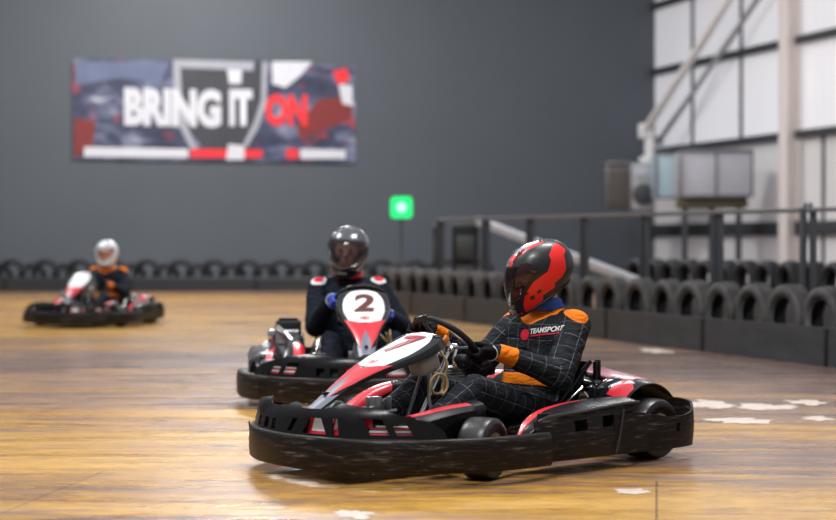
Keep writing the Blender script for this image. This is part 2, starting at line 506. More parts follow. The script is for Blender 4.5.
# ------------------------------------------------------------------ KART (x forward, y left, origin under rear axle)
FRONT = [(0.855, .735), (0.98, .738), (1.20, .710), (1.39, .630), (1.535, .505), (1.645, .355), (1.708, .19), (1.732, 0)]
def fullpath(half, inset=0.0):
    p = [Vector((u, v, 0)) for u, v in half]
    p = p + [Vector((u, -v, 0)) for u, v in reversed(half[:-1])]
    p = catmull(p, 5)
    return p
class Path:
    def __init__(s, pts):
        s.p = pts; s.l = [0]
        for a, b in zip(pts, pts[1:]): s.l.append(s.l[-1] + (b - a).length)
        s.L = s.l[-1]
    def at(s, d):
        d = max(0, min(s.L, d))
        for i in range(len(s.p) - 1):
            if d <= s.l[i + 1]:
                t = (d - s.l[i]) / (s.l[i + 1] - s.l[i]); q = s.p[i].lerp(s.p[i + 1], t)
                a = s.p[max(i - 1, 0)]; b = s.p[min(i + 2, len(s.p) - 1)]
                tg = (b - a).normalized(); return q, Vector((tg.y, -tg.x, 0))   # q, normal
        return s.p[-1], Vector((0, 0, 0))
    def nearest(s, u, v):
        best = min(range(len(s.p)), key=lambda i: (s.p[i].x - u) ** 2 + (s.p[i].y - v) ** 2)
        return s.l[best]

def build_kart(number, label, loc, yaw, steer, scale=1.0, rise=0.0):
    K = empty('go_kart', loc, yaw); K.scale = (scale,) * 3
    tag(K, label, 'go kart', 'rental go karts on the track')
    fp = Path(fullpath(FRONT))
    if fp.at(fp.L / 2)[1].x < 0: sgn = -1
    else: sgn = 1
    # --- lower front bumper: rounded band
    prof = [(-.050, .060), (-.010, .057), (-.003, .064), (.0, .10), (.0, .15), (-.004, .182), (-.010, .193), (-.018, .198), (-.050, .196)]
    V = []; F = []; n = len(prof); pts = fp.p; k = len(pts)
    for i in range(k):
        q, nn = fp.at(fp.l[i]); nn = nn * sgn
        taper = 1.0
        for (o, z) in prof: V.append(Vector((q.x + nn.x * o, q.y + nn.y * o, z)))
    for i in range(k - 1):
        for j in range(n - 1): F.append([i * n + j, i * n + j + 1, (i + 1) * n + j + 1, (i + 1) * n + j])
        F.append([i * n + n - 1, i * n, (i + 1) * n, (i + 1) * n + n - 1])
    F.append(list(range(n))); F.append([(k - 1) * n + j for j in range(n)][::-1])
    mb = MB(); mb.add(V, F)
    for s in (1, -1):      # joint clips
        q, nn = fp.at(fp.nearest(1.46, s * .60)); nn = nn * sgn
        mb.box((q.x + nn.x * .022, q.y + nn.y * .022, .125), (.012, .006, .13), .002, Matrix.Rotation(math.atan2(nn.y, nn.x) + PI / 2, 3, 'Z') @ Matrix.Rotation(R(18), 3, 'Y'))
    mb.build('front_bumper', M['scuff'], K, angle=50)
    # --- upper front fairing with cut-outs
    mid = fp.L / 2
    near = -1 if fp.at(mid - .4)[0].y > 0 else 1      # sign of s for the left side
    sA = mid - .775; sB = mid + .775
    xs = [0, .02, .07, .20, .25, .27, .36, .495, .633, .74, .765, .775]
    zs = [.322, .322, .303, .306, .317, .330, .322, .310, .280, .250, .235, .205]
    def ztop(s):
        a = abs(s - mid)
        for i in range(len(xs) - 1):
            if a <= xs[i + 1]: return zs[i] + (zs[i + 1] - zs[i]) * (a - xs[i]) / (xs[i + 1] - xs[i])
        return zs[-1]
    def PF(s, z):
        q, nn = fp.at(s); nn = nn * sgn
        h = (z - .190)
        o = -.026 - h * .20 - max(0, h - .105) * 1.2
        return (q.x + nn.x * o, q.y + nn.y * o, z)
    nn_ = 62
    outer = [(sA + (sB - sA) * i / nn_, .190) for i in range(nn_ + 1)]
    outer += [(sB - (sB - sA) * i / nn_, ztop(sB - (sB - sA) * i / nn_)) for i in range(nn_ + 1)]
    holes = []
    def hole(b0, b1, t0, t1, z0, z1, sides):
        for sg in sides:
            p = [(mid + sg * b0, z0), (mid + sg * b1, z0), (mid + sg * t1, z1), (mid + sg * t0, z1)]
            holes.append(p)
    nr = -1 if fp.at(mid - .4)[0].y > 0 else 1
    hole(.0, .028, .030, .062, .208, .262, (nr,))
    hole(.10, .235, .13, .20, .206, .270, (nr,))
    hole(.27, .30, .258, .285, .206, .272, (nr,))
    hole(.445, .53, .41, .495, .212, .276, (nr, -nr))
    hole(.56, .63, .54, .60, .212, .258, (nr, -nr))
    hole(.10, .135, .10, .135, .205, .250, (-nr,))
    hole(.17, .215, .17, .215, .205, .250, (-nr,))
    hole(.25, .30, .25, .30, .205, .250, (-nr,))
    ff = sheet('front_fairing', PF, outer, (.05, .03), [M['plastic']], K, holes=holes, thick=.007)
    # inner sticker panel seen through the cut-outs
    def PI_(s, z):
        q, nn = fp.at(s); nn = nn * sgn
        o = -.052 - (z - .19) * .4
        return (q.x + nn.x * o, q.y + nn.y * o, z)
    regs = []
    for sg in (1, -1):
        def rr(a0, a1, z0, z1, m, sk=0):
            regs.append(([(mid + sg * a0, z0), (mid + sg * (a0 + sk), z1), (mid + sg * (a1 + sk), z1), (mid + sg * a1, z0)], m))
        if sg == nr:
            rr(.0, .033, .2, .28, 2, .02); rr(.10, .30, .195, .276, 1); rr(.125, .24, .214, .276, 2); rr(.25, .27, .225, .276, 2)
        else: rr(.10, .13, .225, .26, 1)
        rr(.40, .64, .255, .282, 0); rr(.405, .445, .235, .278, 1, -.01)
        rr(.43, .66, .207, .216, 1); rr(.43, .66, .219, .228, 2); rr(.43, .66, .231, .237, 1); rr(.46, .66, .240, .247, 2)
    iz = [(sA + .08, .192), (sB - .08, .192), (sB - .08, .25), (mid + .45, .284), (mid - .45, .284), (sA + .08, .25)]
    sheet('sticker_panel', PI_, iz, (.04, .03), [M['plastic'], M['red'], M['white']], K, regions=regs, thick=.003)

    # --- number panel (steering fairing)
    cu = [1.60, 1.50, 1.40, 1.30, 1.20, 1.10, 1.01, .95, .92]
    cz = [.285, .345, .405, .452, .490, .525, .562, .592, .597]
    cz = [z + rise * i / 8 for i, z in enumerate(cz)]; cu = [u + rise * .6 * i / 8 for i, u in enumerate(cu)]
    wd = [.040, .048, .062, .092, .125, .148, .152, .135, .080]
    tt = [i / 8 for i in range(9)]
    def PN(w, t, off=0.0):
        u = interp(tt, cu, t); z = interp(tt, cz, t); hw = interp(tt, wd, t)
        u2 = interp(tt, cu, min(1, t + .01)); z2 = interp(tt, cz, min(1, t + .01)); u1 = interp(tt, cu, max(0, t - .01)); z1 = interp(tt, cz, max(0, t - .01))
        tg = Vector((u2 - u1, 0, z2 - z1)).normalized(); nm = Vector((-tg.z, 0, tg.x))
        if nm.z < 0: nm = -nm
        aw = abs(w)
        if aw <= 1: y = w * hw; dn = -.012 * w * w
        else:
            e = min(1, (aw - 1) / .5)
            y = math.copysign(hw + .008 * math.sin(e * PI / 2), w); dn = -.012 - e * .055 * (.12 + .80 * t)
        p = Vector((u, y, z)) + nm * (dn + off)
        return p
    big = [(-1.5, 0), (1.5, 0), (1.5, .99), (1.0, 1.0), (-1.0, 1.0), (-1.5, .99)]
    wp = [(-.84, .44), (-.35, .40), (0, .395), (.35, .40), (.84, .44), (.84, .58), (.74, .76), (.56, .88), (.28, .93), (-.28, .93), (-.56, .88), (-.74, .76), (-.84, .58)]
    rp = [(-1.1, .25), (-.55, .12), (-.5, .18), (0, .30), (.5, .18), (.55, .12), (1.1, .25), (1.1, .47), (.84, .44), (0, .38), (-.84, .44), (-1.1, .47)]
    rl = [(-1.0, .10), (-.45, .10), (-.45, .30), (-1.0, .30)]
    gr = [(-1.1, 0), (1.1, 0), (1.1, .16), (.55, .12), (.5, .18), (0, .30), (-.5, .18), (-.55, .12), (-1.1, .16)]
    pn = sheet('number_panel', PN, big, (.16, .05), [M['plastic'], M['white'], M['red'], M['grey_plastic'], M['black_gloss']], K,
               regions=[([(-1.5, .47), (-.84, .44), (-.84, .58), (-.74, .76), (-.56, .88), (-.28, .93), (.28, .93), (.56, .88), (.74, .76), (.84, .58), (.84, .44), (1.5, .47), (1.5, 1), (-1.5, 1)], 4), (gr, 3), (rp, 2), (wp, 1)], thick=.006, off=-1)
    if number:
        sub = text_on('race_number', number, lambda x, y: PN((-.52 + .98 * x) if number == '7' else (-.42 + .84 * x), (.585 if number == '7' else .55) + (.23 if number == '7' else .27) * y, .004), M['darkred'] if number == '7' else M['brown_ink'], pn, bold=.035, shear=.1, sub=3)
        sub['label'] = 'dark red racing number %s' % number
        # small round red badge at the foot of the white field
        mbb = MB(); ring = []
        V = []; F = []
        for r0, r1 in ((.78, 1.0), (.0, .5)):
            o0 = len(V)
            for j in range(20):
                a = 2 * PI * j / 20
                for r_ in (r0, r1): V.append(PN(.26 * r_ * math.cos(a), .455 + .026 * r_ * math.sin(a), .004))
            for j in range(20):
                j2 = (j + 1) % 20; F.append([o0 + j * 2, o0 + j * 2 + 1, o0 + j2 * 2 + 1, o0 + j2 * 2])
        make('round_badge', V, F, M['pinkred'], pn, True)
    # latch
    mb = MB()
    for w in (.0,):
        c = PN(w, .13, .006); mb.box(c, (.035, .018, .012), .004)
    mb.build('latch', M['plastic_matte'], pn)

    # --- floor tray, chassis
    mb = MB(); mb.box((1.08, 0, .048), (1.02, .60, .006), .002)
    mb.build('floor_tray', M['steel'], K)
    mb = MB()
    for s in (1, -1):
        mb.tube([(-.10, s * .32, .10), (.10, s * .33, .075), (.6, s * .33, .068), (1.10, s * .30, .068), (1.45, s * .27, .075), (1.58, s * .2, .09)], .015, 10, smooth=4)
        mb.tube([(1.42, s * .27, .09), (1.50, s * .24, .17), (1.58, s * .22, .22)], .010, 8, smooth=4)
        mb.tube([(.15, s * .33, .07), (.18, s * .62, .10), (.75, s * .64, .10), (.80, s * .33, .07)], .011, 8, smooth=3)
        mb.tube([(1.067, s * .30, .07), (1.067, s * .42, .13)], .016, 8)
        mb.box((-.0, s * .34, .13), (.07, .02, .12), .004)
    for u in (.0, .45, 1.0, 1.35): mb.tube([(u, -.33, .07), (u, .33, .07)], .014, 10)
    mb.tube([(1.58, -.22, .12), (1.62, 0, .13), (1.58, .22, .12)], .012, 8, smooth=4)
    mb.tube([(1.57, -.22, .22), (1.60, -.1, .245), (1.60, .1, .245), (1.57, .22, .22)], .009, 8, smooth=4)
    mb.build('chassis_frame', M['darksteel'], K)
    mb = MB(); mb.tube([(0, -.46, .14), (0, .46, .14)], .020, 14); mb.lathe([(.085, -.004), (.085, .004)], (0, .26, .14), (0, 1, 0), 24)
    mb.build('rear_axle', M['steel'], K)
    # --- wheels
    def wheel(nm, u, v, r, w, st):
        s = 1 if v > 0 else -1
        e = empty(nm, (u, v, r)); e.parent = K; e.rotation_euler = (0, 0, st)
        hw = w / 2
        mb = MB()
        pr = [(r * .50, -hw * .72), (r * .62, -hw * .92), (r * .80, -hw), (r * .93, -hw * .93), (r * .985, -hw * .78), (r * .998, -hw * .4), (r, 0), (r * .998, hw * .4), (r * .985, hw * .78), (r * .93, hw * .93), (r * .80, hw), (r * .62, hw * .92), (r * .50, hw * .72)]
        mb.lathe(pr, (0, 0, 0), (0, 1, 0), 48, closed=True); t = mb.build('tyre', M['slick'], e)
        mb = MB()
        pr = [(.02, hw * .35 * s), (r * .30, hw * .38 * s), (r * .36, hw * .62 * s), (r * .47, hw * .78 * s), (r * .53, hw * .86 * s), (r * .53, hw * .70 * s), (r * .48, 0), (r * .53, -hw * .8 * s), (r * .48, -hw * .8 * s), (r * .44, 0), (.02, 0)]
        mb.lathe(pr, (0, 0, 0), (0, 1, 0), 32); mb.build('rim', M['alu'], e)
        mb = MB(); mb.lathe([(.028, 0), (.028, hw * .75 * s), (.012, hw * .9 * s)], (0, 0, 0), (0, 1, 0), 12)
        for j in range(4):
            a = j * PI / 2 + .4; mb.lathe([(.006, hw * .36 * s), (.006, hw * .55 * s)], (.045 * math.cos(a), 0, .045 * math.sin(a)), (0, 1, 0), 6)
        mb.build('hub', M['darksteel'], e)
    wheel('front_wheel', 1.067, .53, .131, .135, steer)
    wheel('front_wheel', 1.067, -.53, .131, .135, steer)
    wheel('rear_wheel', 0, .50, .140, .20, 0)
    wheel('rear_wheel', 0, -.50, .140, .20, 0)
    # --- side bumpers: outer walls with rectangular openings, pods on top
    for s in (1, -1):
        def PS(u, z, s=s):
            bulge = .665 + .018 * math.sin(PI * min(1, max(0, (u - .3) / .6))) - .30 * max(0, z - .20) ** 1.2 - .015 * abs(z - .13) / .1
            return (u, s * bulge, z)
        outer = [(.375, .060), (.88, .064), (.88, .235), (.84, .252), (.60, .266), (.35, .283), (.215, .284), (.215, .248), (.33, .240)]
        hs = [[(.575, .185), (.655, .180), (.655, .225), (.575, .230)], [(.385, .190), (.480, .188), (.470, .235), (.375, .238)]]
        sb = sheet('side_bumper', PS, outer, (.05, .03), [M['scuff']], K, holes=hs, thick=.008)
        # recess panel behind the openings
        mb = MB(); mb.box((.60, s * .60, .19), (.42, .01, .15), .004); mb.build('pod_backing', M['plastic_matte'], sb)
        mb = MB(); mb.tube([(u, s * (PS(u, .2)[1] * s + .006), z) for u, z in ((.87, .238), (.80, .256), (.60, .268), (.35, .284), (.225, .285))], .006, 8, smooth=4); mb.build('edge_lip', M['black_gloss'], sb)
        mb = MB(); mb.tube([(.345, s * .679, .262), (.372, s * .684, .16), (.40, s * .682, .066)], .004, 8, smooth=3); mb.build('joint_strip', M['darksteel'], sb)
        # pod shell
        us = [.215, .30, .45, .60, .74, .84, .93]
        vo = [.655, .665, .672, .672, .66, .63, .55]      # outer edge
        zo = [.280, .280, .274, .264, .248, .205, .12]
        vi = [.46, .45, .44, .45, .46, .47, .50]          # inner edge
        zr = [.298, .297, .294, .286, .266, .220, .13]    # ridge height
        def PP(u, w, s=s):
            a = interp(us, vo, u); b = interp(us, zo, u); c = interp(us, vi, u); h = interp(us, zr, u)
            if w < 1: # outer to ridge
                y = a + (c + .07 - a) * w; z = b + (h - b) * math.sin(w * PI / 2)
            else:
                e = w - 1; y = c + .07 - .05 * math.sin(e * PI / 2); z = h - (h - .07) * (1 - math.cos(e * PI / 2))
            return (u, s * y, z)
        out = [(.215, 0), (.93, 0), (.93, 2), (.215, 2)]
        red = [(.90, .55), (.90, 1.0), (.84, 1.02), (.74, 1.0), (.60, .98), (.46, .96), (.46, .88), (.62, .82), (.74, .74), (.84, .62)]
        sheet('side_pod', PP, out, (.04, .12), [M['plastic'], M['red']], K, regions=[(red, 1)], thick=.006)
    # --- rear bumper band from side seam round the back
    half = [(.40, .660), (.20, .664), (.05, .670), (-.08, .665), (-.17, .635), (-.215, .56), (-.235, .40), (-.24, 0)]
    rp_ = Path(fullpath(half)); sg2 = 1 if rp_.at(rp_.L / 2)[1].x < 0 else -1
    def PR(t, z):
        q, nn = rp_.at(t); nn = nn * sg2
        b = .008 * math.sin(PI * (z - .06) / .2)
        return (q.x + nn.x * b, q.y + nn.y * b, z)
    def zt(t):
        a = min(t, rp_.L - t)
        return interp([0, .10, .20, .32, .46, .55, .61, .68, .80, 1.3], [.240, .240, .234, .212, .206, .222, .256, .266, .262, .22], a)
    k = 60
    out = [(rp_.L * i / k, .060) for i in range(k + 1)] + [(rp_.L * (k - i) / k, zt(rp_.L * (k - i) / k)) for i in range(k + 1)]
    hs = []
    for c in (.42, rp_.L - .42): hs.append([(c - .016, .135), (c + .010, .135), (c + .016, .175), (c - .010, .175)])
    sheet('rear_bumper', PR, out, (.045, .03), [M['scuff']], K, holes=hs, thick=.012)
    # --- rear wheel fenders
    for s in (1, -1):
        def PA(a, w, s=s):   # a degrees from front horizontal over top; w 0 inner ..1 outer
            ra = R(a); rr_ = .205 + .015 * math.sin(PI * w)
            y = .34 + .19 * w
            return (rr_ * math.cos(ra) * 1.02 + .0, s * y, .14 + rr_ * math.sin(ra))
        out = [(42, 0), (158, 0), (150, .5), (140, 1), (34, 1)]
        regs = [([(46, .3), (88, .3), (82, .6), (62, .93), (38, .93)], 1), ([(66, .55), (80, .5), (74, .8), (69, .62)], 2)]
        sheet('rear_fender', PA, out, (10, .2), [M['plastic'], M['red'], M['white']], K, regions=regs, thick=.006)
    # --- rear engine cover / tank behind the seat with a red top
    mb = MB()
    mb.box((-.10, .14, .30), (.24, .40, .10), .045, Matrix.Rotation(R(-8), 3, 'X'), 0, 4)
    mb.build('rear_cover', M['black_gloss'], K)
    mb = MB(); mb.box((-.11, .17, .362), (.17, .36, .02), .010, Matrix.Rotation(R(-8), 3, 'X'), 0, 3)
    mb.build('rear_cover_top', M['paletop'], K)
    mb = MB()
    mb.tube([(.10, .30, .30), (.03, .32, .33), (-.03, .33, .31), (-.05, .34, .24)], .035, 14, smooth=5)
    mb.lathe([(.03, 0), (.05, .01), (.05, .12), (.03, .13)], (.10, .29, .20), (0, 0, 1), 20)
    mb.build('air_intake', M['black_gloss'], K)
    # --- engine on the right pod
    eg = MB()
    eg.box((.30, -.46, .24), (.22, .20, .16), .02, seg=3)
    for i in range(6): eg.box((.36 + 0 * i, -.46, .32 + i * .014), (.15, .17, .006), .002)
    eg.lathe([(.05, -.06), (.07, -.05), (.075, 0), (.06, .02)], (.30, -.58, .25), (0, -1, 0), 24)
    e_ = eg.build('engine', M['alu'], K)
    mb = MB(); mb.box((.20, -.44, .395), (.13, .16, .11), .018, seg=3); mb.box((.20, -.44, .455), (.10, .12, .02), .006); mb.build('air_box', M['plastic_matte'], e_)
    mb = MB(); mb.tube([(.38, -.40, .34), (.45, -.42, .33), (.44, -.44, .22), (.30, -.42, .12), (0, -.3, .2), (-.14, -.2, .22)], .018, 10, smooth=5); mb.lathe([(.02, 0), (.045, .015), (.045, .24), (.02, .26)], (-.14, -.26, .24), (0, 1, 0), 20); mb.build('exhaust', M['steel'], e_)
    mb = MB(); mb.tube([(.36, -.52, .40), (.45, -.50, .42), (.52, -.42, .34)], .012, 8, smooth=4); mb.box((.42, -.54, .36), (.05, .05, .08), .01); mb.build('carburettor', M['chrome'], e_)
    # --- seat
    px_ = [.64, .56, .44, .28, .15, .085, .060, .05]; pz_ = [.13, .095, .075, .07, .12, .24, .355, .432]
    sh = [.03, .075, .12, .17, .20, .17, .10, .03]
    ts = [i / 7 for i in range(8)]
    def PSt(w, t):
        u = interp(ts, px_, t); z = interp(ts, pz_, t)
        a = min(1, t + .02); b = max(0, t - .02)
        tg = Vector((interp(ts, px_, a) - interp(ts, px_, b), 0, interp(ts, pz_, a) - interp(ts, pz_, b))).normalized()
        nm = Vector((tg.z, 0, -tg.x)); nm = nm if nm.z > 0 or nm.x > 0 else -nm
        h = interp(ts, sh, t); aw = abs(w)
        y = .225 * math.sin(min(1, aw) * PI / 2 * .98) ** .9 if aw > 0 else 0
        return Vector((u, math.copysign(y, w), z)) + nm * h * (aw ** 2.6)
    sheet('seat', PSt, [(-1, 0), (1, 0), (1, 1), (-1, 1)], (.10, .05), [M['black_gloss']], K, thick=.010)
    rim = [PSt(1, i / 14) for i in range(15)]
    for s in (1, -1):
        mb = MB(); mb.tube([(p.x, s * p.y, p.z) for p in rim], .011, 8); mb.build('seat_piping', M['plastic'], K)
    for s in (1, -1):
        mb = MB()
        mb.tube([(.50, s * .33, .075), (.33, s * .27, .235), (.16, s * .25, .32)], .006, 8)
        mb.tube([(.02, s * .34, .16), (.09, s * .255, .34), (.10, s * .235, .37)], .006, 8, m=1)
        mb.tube([(.08, s * .33, .18), (.16, s * .26, .30)], .006, 8)
        mb.box((.055, s * .25, .40), (.02, .025, .09), .004, m=1)
        mb.box((.085, s * .262, .395), (.018, .018, .09), .003, m=1)
        mb.build('seat_strut', [M['chrome'], M['plastic']], K)
    # --- inner leg guards either side of the footwell
    for s in (1, -1):
        def PG(u, w, s=s):
            zt_ = interp([.70, .78, .92, 1.04, 1.15, 1.36], [.30, .33, .315, .298, .288, .262], u)
            if s < 0: zt_ = interp([.70, .78, .87, .96, 1.04, 1.14], [.33, .332, .318, .290, .250, .190], u)
            y = .44 - .10 * w; z = zt_ + .012 * math.sin(PI * w) if w < 1 else zt_ - (w - 1) * .18
            if w > 1: y = .34
            if w < 0: y = .44 + .015; z = zt_ + w * .15
            return (u, s * y, z)
        q0 = .98 if s > 0 else .76; q1 = 1.36 if s > 0 else 1.14
        out = [(q0, -1), (q0 + .08, -1), (q1, -.35), (q1, 2), (q0 + .1, 2), (q0, 1.6)]
        regs = [([(q0 + .06, .1), (1.36, .25), (1.36, .8), (q0 + .2, .75), (q0 + .06, .4)], 1)] if s > 0 else [([(.80, .35), (1.10, .35), (1.11, 1.25), (.98, 1.2), (.84, 1.12)], 1), ([(.86, 1.22), (1.10, 1.32), (1.10, 1.4), (.86, 1.3)], 2)]
        sheet('leg_guard', PG, out, (.04, .2), [M['plastic'], M['red'], M['white']], K, regions=regs, thick=.005)
    # --- steering
    C = Vector((.80, 0, .548)); upv = Vector((.74, 0, .67)).normalized(); nrm_ = Vector((-.67, 0, .74)).normalized()  # normal toward driver
    wr = empty('steering_wheel', C + Vector((0, 0, rise * .3))); wr.parent = K
    lat = Vector((0, 1, 0)); rot = R(14)
    U2 = upv * math.cos(rot) + lat * math.sin(rot) * -1; L2 = lat * math.cos(rot) + upv * math.sin(rot)
    mb = MB(); pts = []
    for i in range(48):
        a = 2 * PI * i / 48; rr_ = .165; y = math.sin(a) * rr_; x = math.cos(a) * rr_
        x = max(-.150, min(.158, x)); pts.append(U2 * x + L2 * y)
    mb.tube(pts, .0145, 12, closed=True); mb.build('rim', M['plastic_matte'], wr)
    mb = MB()
    for a in (90, 210, 330):
        d_ = (U2 * math.cos(R(a - 90 + 0)) + L2 * math.sin(R(a - 90 + 0)))
    for a in (0, 118, 242):
        d_ = U2 * math.cos(R(a)) + L2 * math.sin(R(a)); rr_ = .152
        mb.tube([-nrm_ * .03 + d_ * .01, -nrm_ * .02 + d_ * .08, d_ * rr_], .010, 8, smooth=3)
    mb.build('spoke', M['darksteel'], wr)
    mb = MB(); mb.lathe([(.03, -.035), (.035, -.03), (.035, -.005), (.028, 0)], (0, 0, 0), nrm_, 20); mb.build('hub', M['chrome'], wr)
    # top display pad
    rotm = Matrix((L2, U2, nrm_)).transposed()
    mb = MB(); mb.box(U2 * .158 + nrm_ * .004, (.115, .035, .026), .009, rotm, seg=3); mb.build('top_pad', M['plastic'], wr)
    mb = MB()
    a0 = C - nrm_ * .03 + Vector((-.02, .03, -.01)); b0 = Vector((1.04, .03, .12))
    mb.tube([a0, b0], .0135, 12)
    mb.box(a0 + Vector((-.005, .015, .0)), (.05, .04, .045), .012, Matrix.Rotation(R(35), 3, 'Y'), seg=3); mb.tube([a0 + Vector((0, .045, 0)), a0 + Vector((.02, .05, -.05)), a0 + Vector((.01, .045, -.10))], .011, 8, smooth=4)
    mb.lathe([(.018, 0), (.024, .004), (.024, .04), (.018, .045)], C - nrm_ * .075, nrm_, 14)
    mb.box((.90, 0, .455), (.05, .045, .05), .010, seg=3)
    mb.tube([(.86, .03, .52), (.90, .05, .49), (.93, .05, .44)], .012, 8, smooth=4)
    mb.build('steering_column', M['chrome'], K)
    mb = MB()
    for s in (1, -1):
        mb.tube([(.96, s * .16, .07), (.95, s * .05, .30), (.91, s * .02, .46)], .009, 8)
        mb.tube([(1.20, 0, .10), (1.10, s * .42, .12)], .008, 8)
    mb.build('column_support', M['steel'], K)
    # reservoir behind panel
    mb = MB(); mb.box((.985, .06, .455), (.12, .10, .070), .022, Matrix.Rotation(R(20), 3, 'Y'), seg=4); mb.lathe([(.022, 0), (.022, .02)], (.93, .06, .50), (0, 0, 1), 14)
    mb.build('reservoir_tank', M['beige'], K)
    mb = MB(); pts = []
    for i in range(26):
        a = i / 25 * 2 * PI * 1.35; rr_ = .045
        pts.append(Vector((.985 + rr_ * math.cos(a + 2.4), .14 + .0012 * i, .375 + rr_ * math.sin(a + 2.4))))
    pts += [Vector((.90, .10, .40)), Vector((.875, .09, .46)), Vector((.88, .05, .51))]
    mb.tube(pts, .0065, 8, smooth=2); mb.build('brake_hose', M['hose'], K)
    mb = MB(); mb.box((.865, -.045, .545), (.045, .04, .075), .012, Matrix.Rotation(R(-35), 3, 'Y'), seg=3); mb.box((.845, .045, .555), (.03, .02, .05), .008, Matrix.Rotation(R(-35), 3, 'Y'))
    mb.build('column_shroud', M['orange_can'], K)
    mb = MB(); mb.box((.80, -.0, .47), (.055, .30, .05), .02, Matrix.Rotation(R(-35), 3, 'Y'), seg=3); mb.build('shroud_pad', M['plastic_matte'], K)
    # pedals
    for s in (1, -1):
        mb = MB()
        y = s * .16
        mb.tube([(1.36, y - .03, .07), (1.40, y - .03, .22), (1.40, y + .03, .22), (1.36, y + .03, .07)], .006, 8)
        mb.box((1.395, y, .215), (.018, .09, .05), .005, Matrix.Rotation(R(-20), 3, 'Y'))
        mb.tube([(1.38, y, .17), (1.48, y, .22), (1.50, y * .8, .20)], .005, 8)
        mb.build('pedal', M['steel'], K)
    mb = MB(); mb.box((1.20, -.03, .235), (.10, .20, .012), .004); mb.box((1.19, -.03, .20), (.04, .05, .24), .01); mb.tube([(1.15, .06, .262), (1.27, .06, .256)], .008, 8); mb.tube([(1.15, -.12, .262), (1.27, -.12, .256)], .008, 8); mb.box((1.165, .03, .28), (.012, .022, .085), .003); mb.box((1.195, -.07, .28), (.02, .04, .07), .006); mb.lathe([(.018, 0), (.022, .005), (.022, .03), (.012, .036)], (1.22, -.01, .245), (0, 0, 1), 14)
    mb.build('pedal_bracket', M['steel'], K)
    mb = MB(); mb.box((1.02, -.01, .15), (.20, .13, .12), .02, Matrix.Rotation(R(-12), 3, 'Y'), seg=3); mb.build('fuel_tank', M['grey_plastic'], K)
    return K

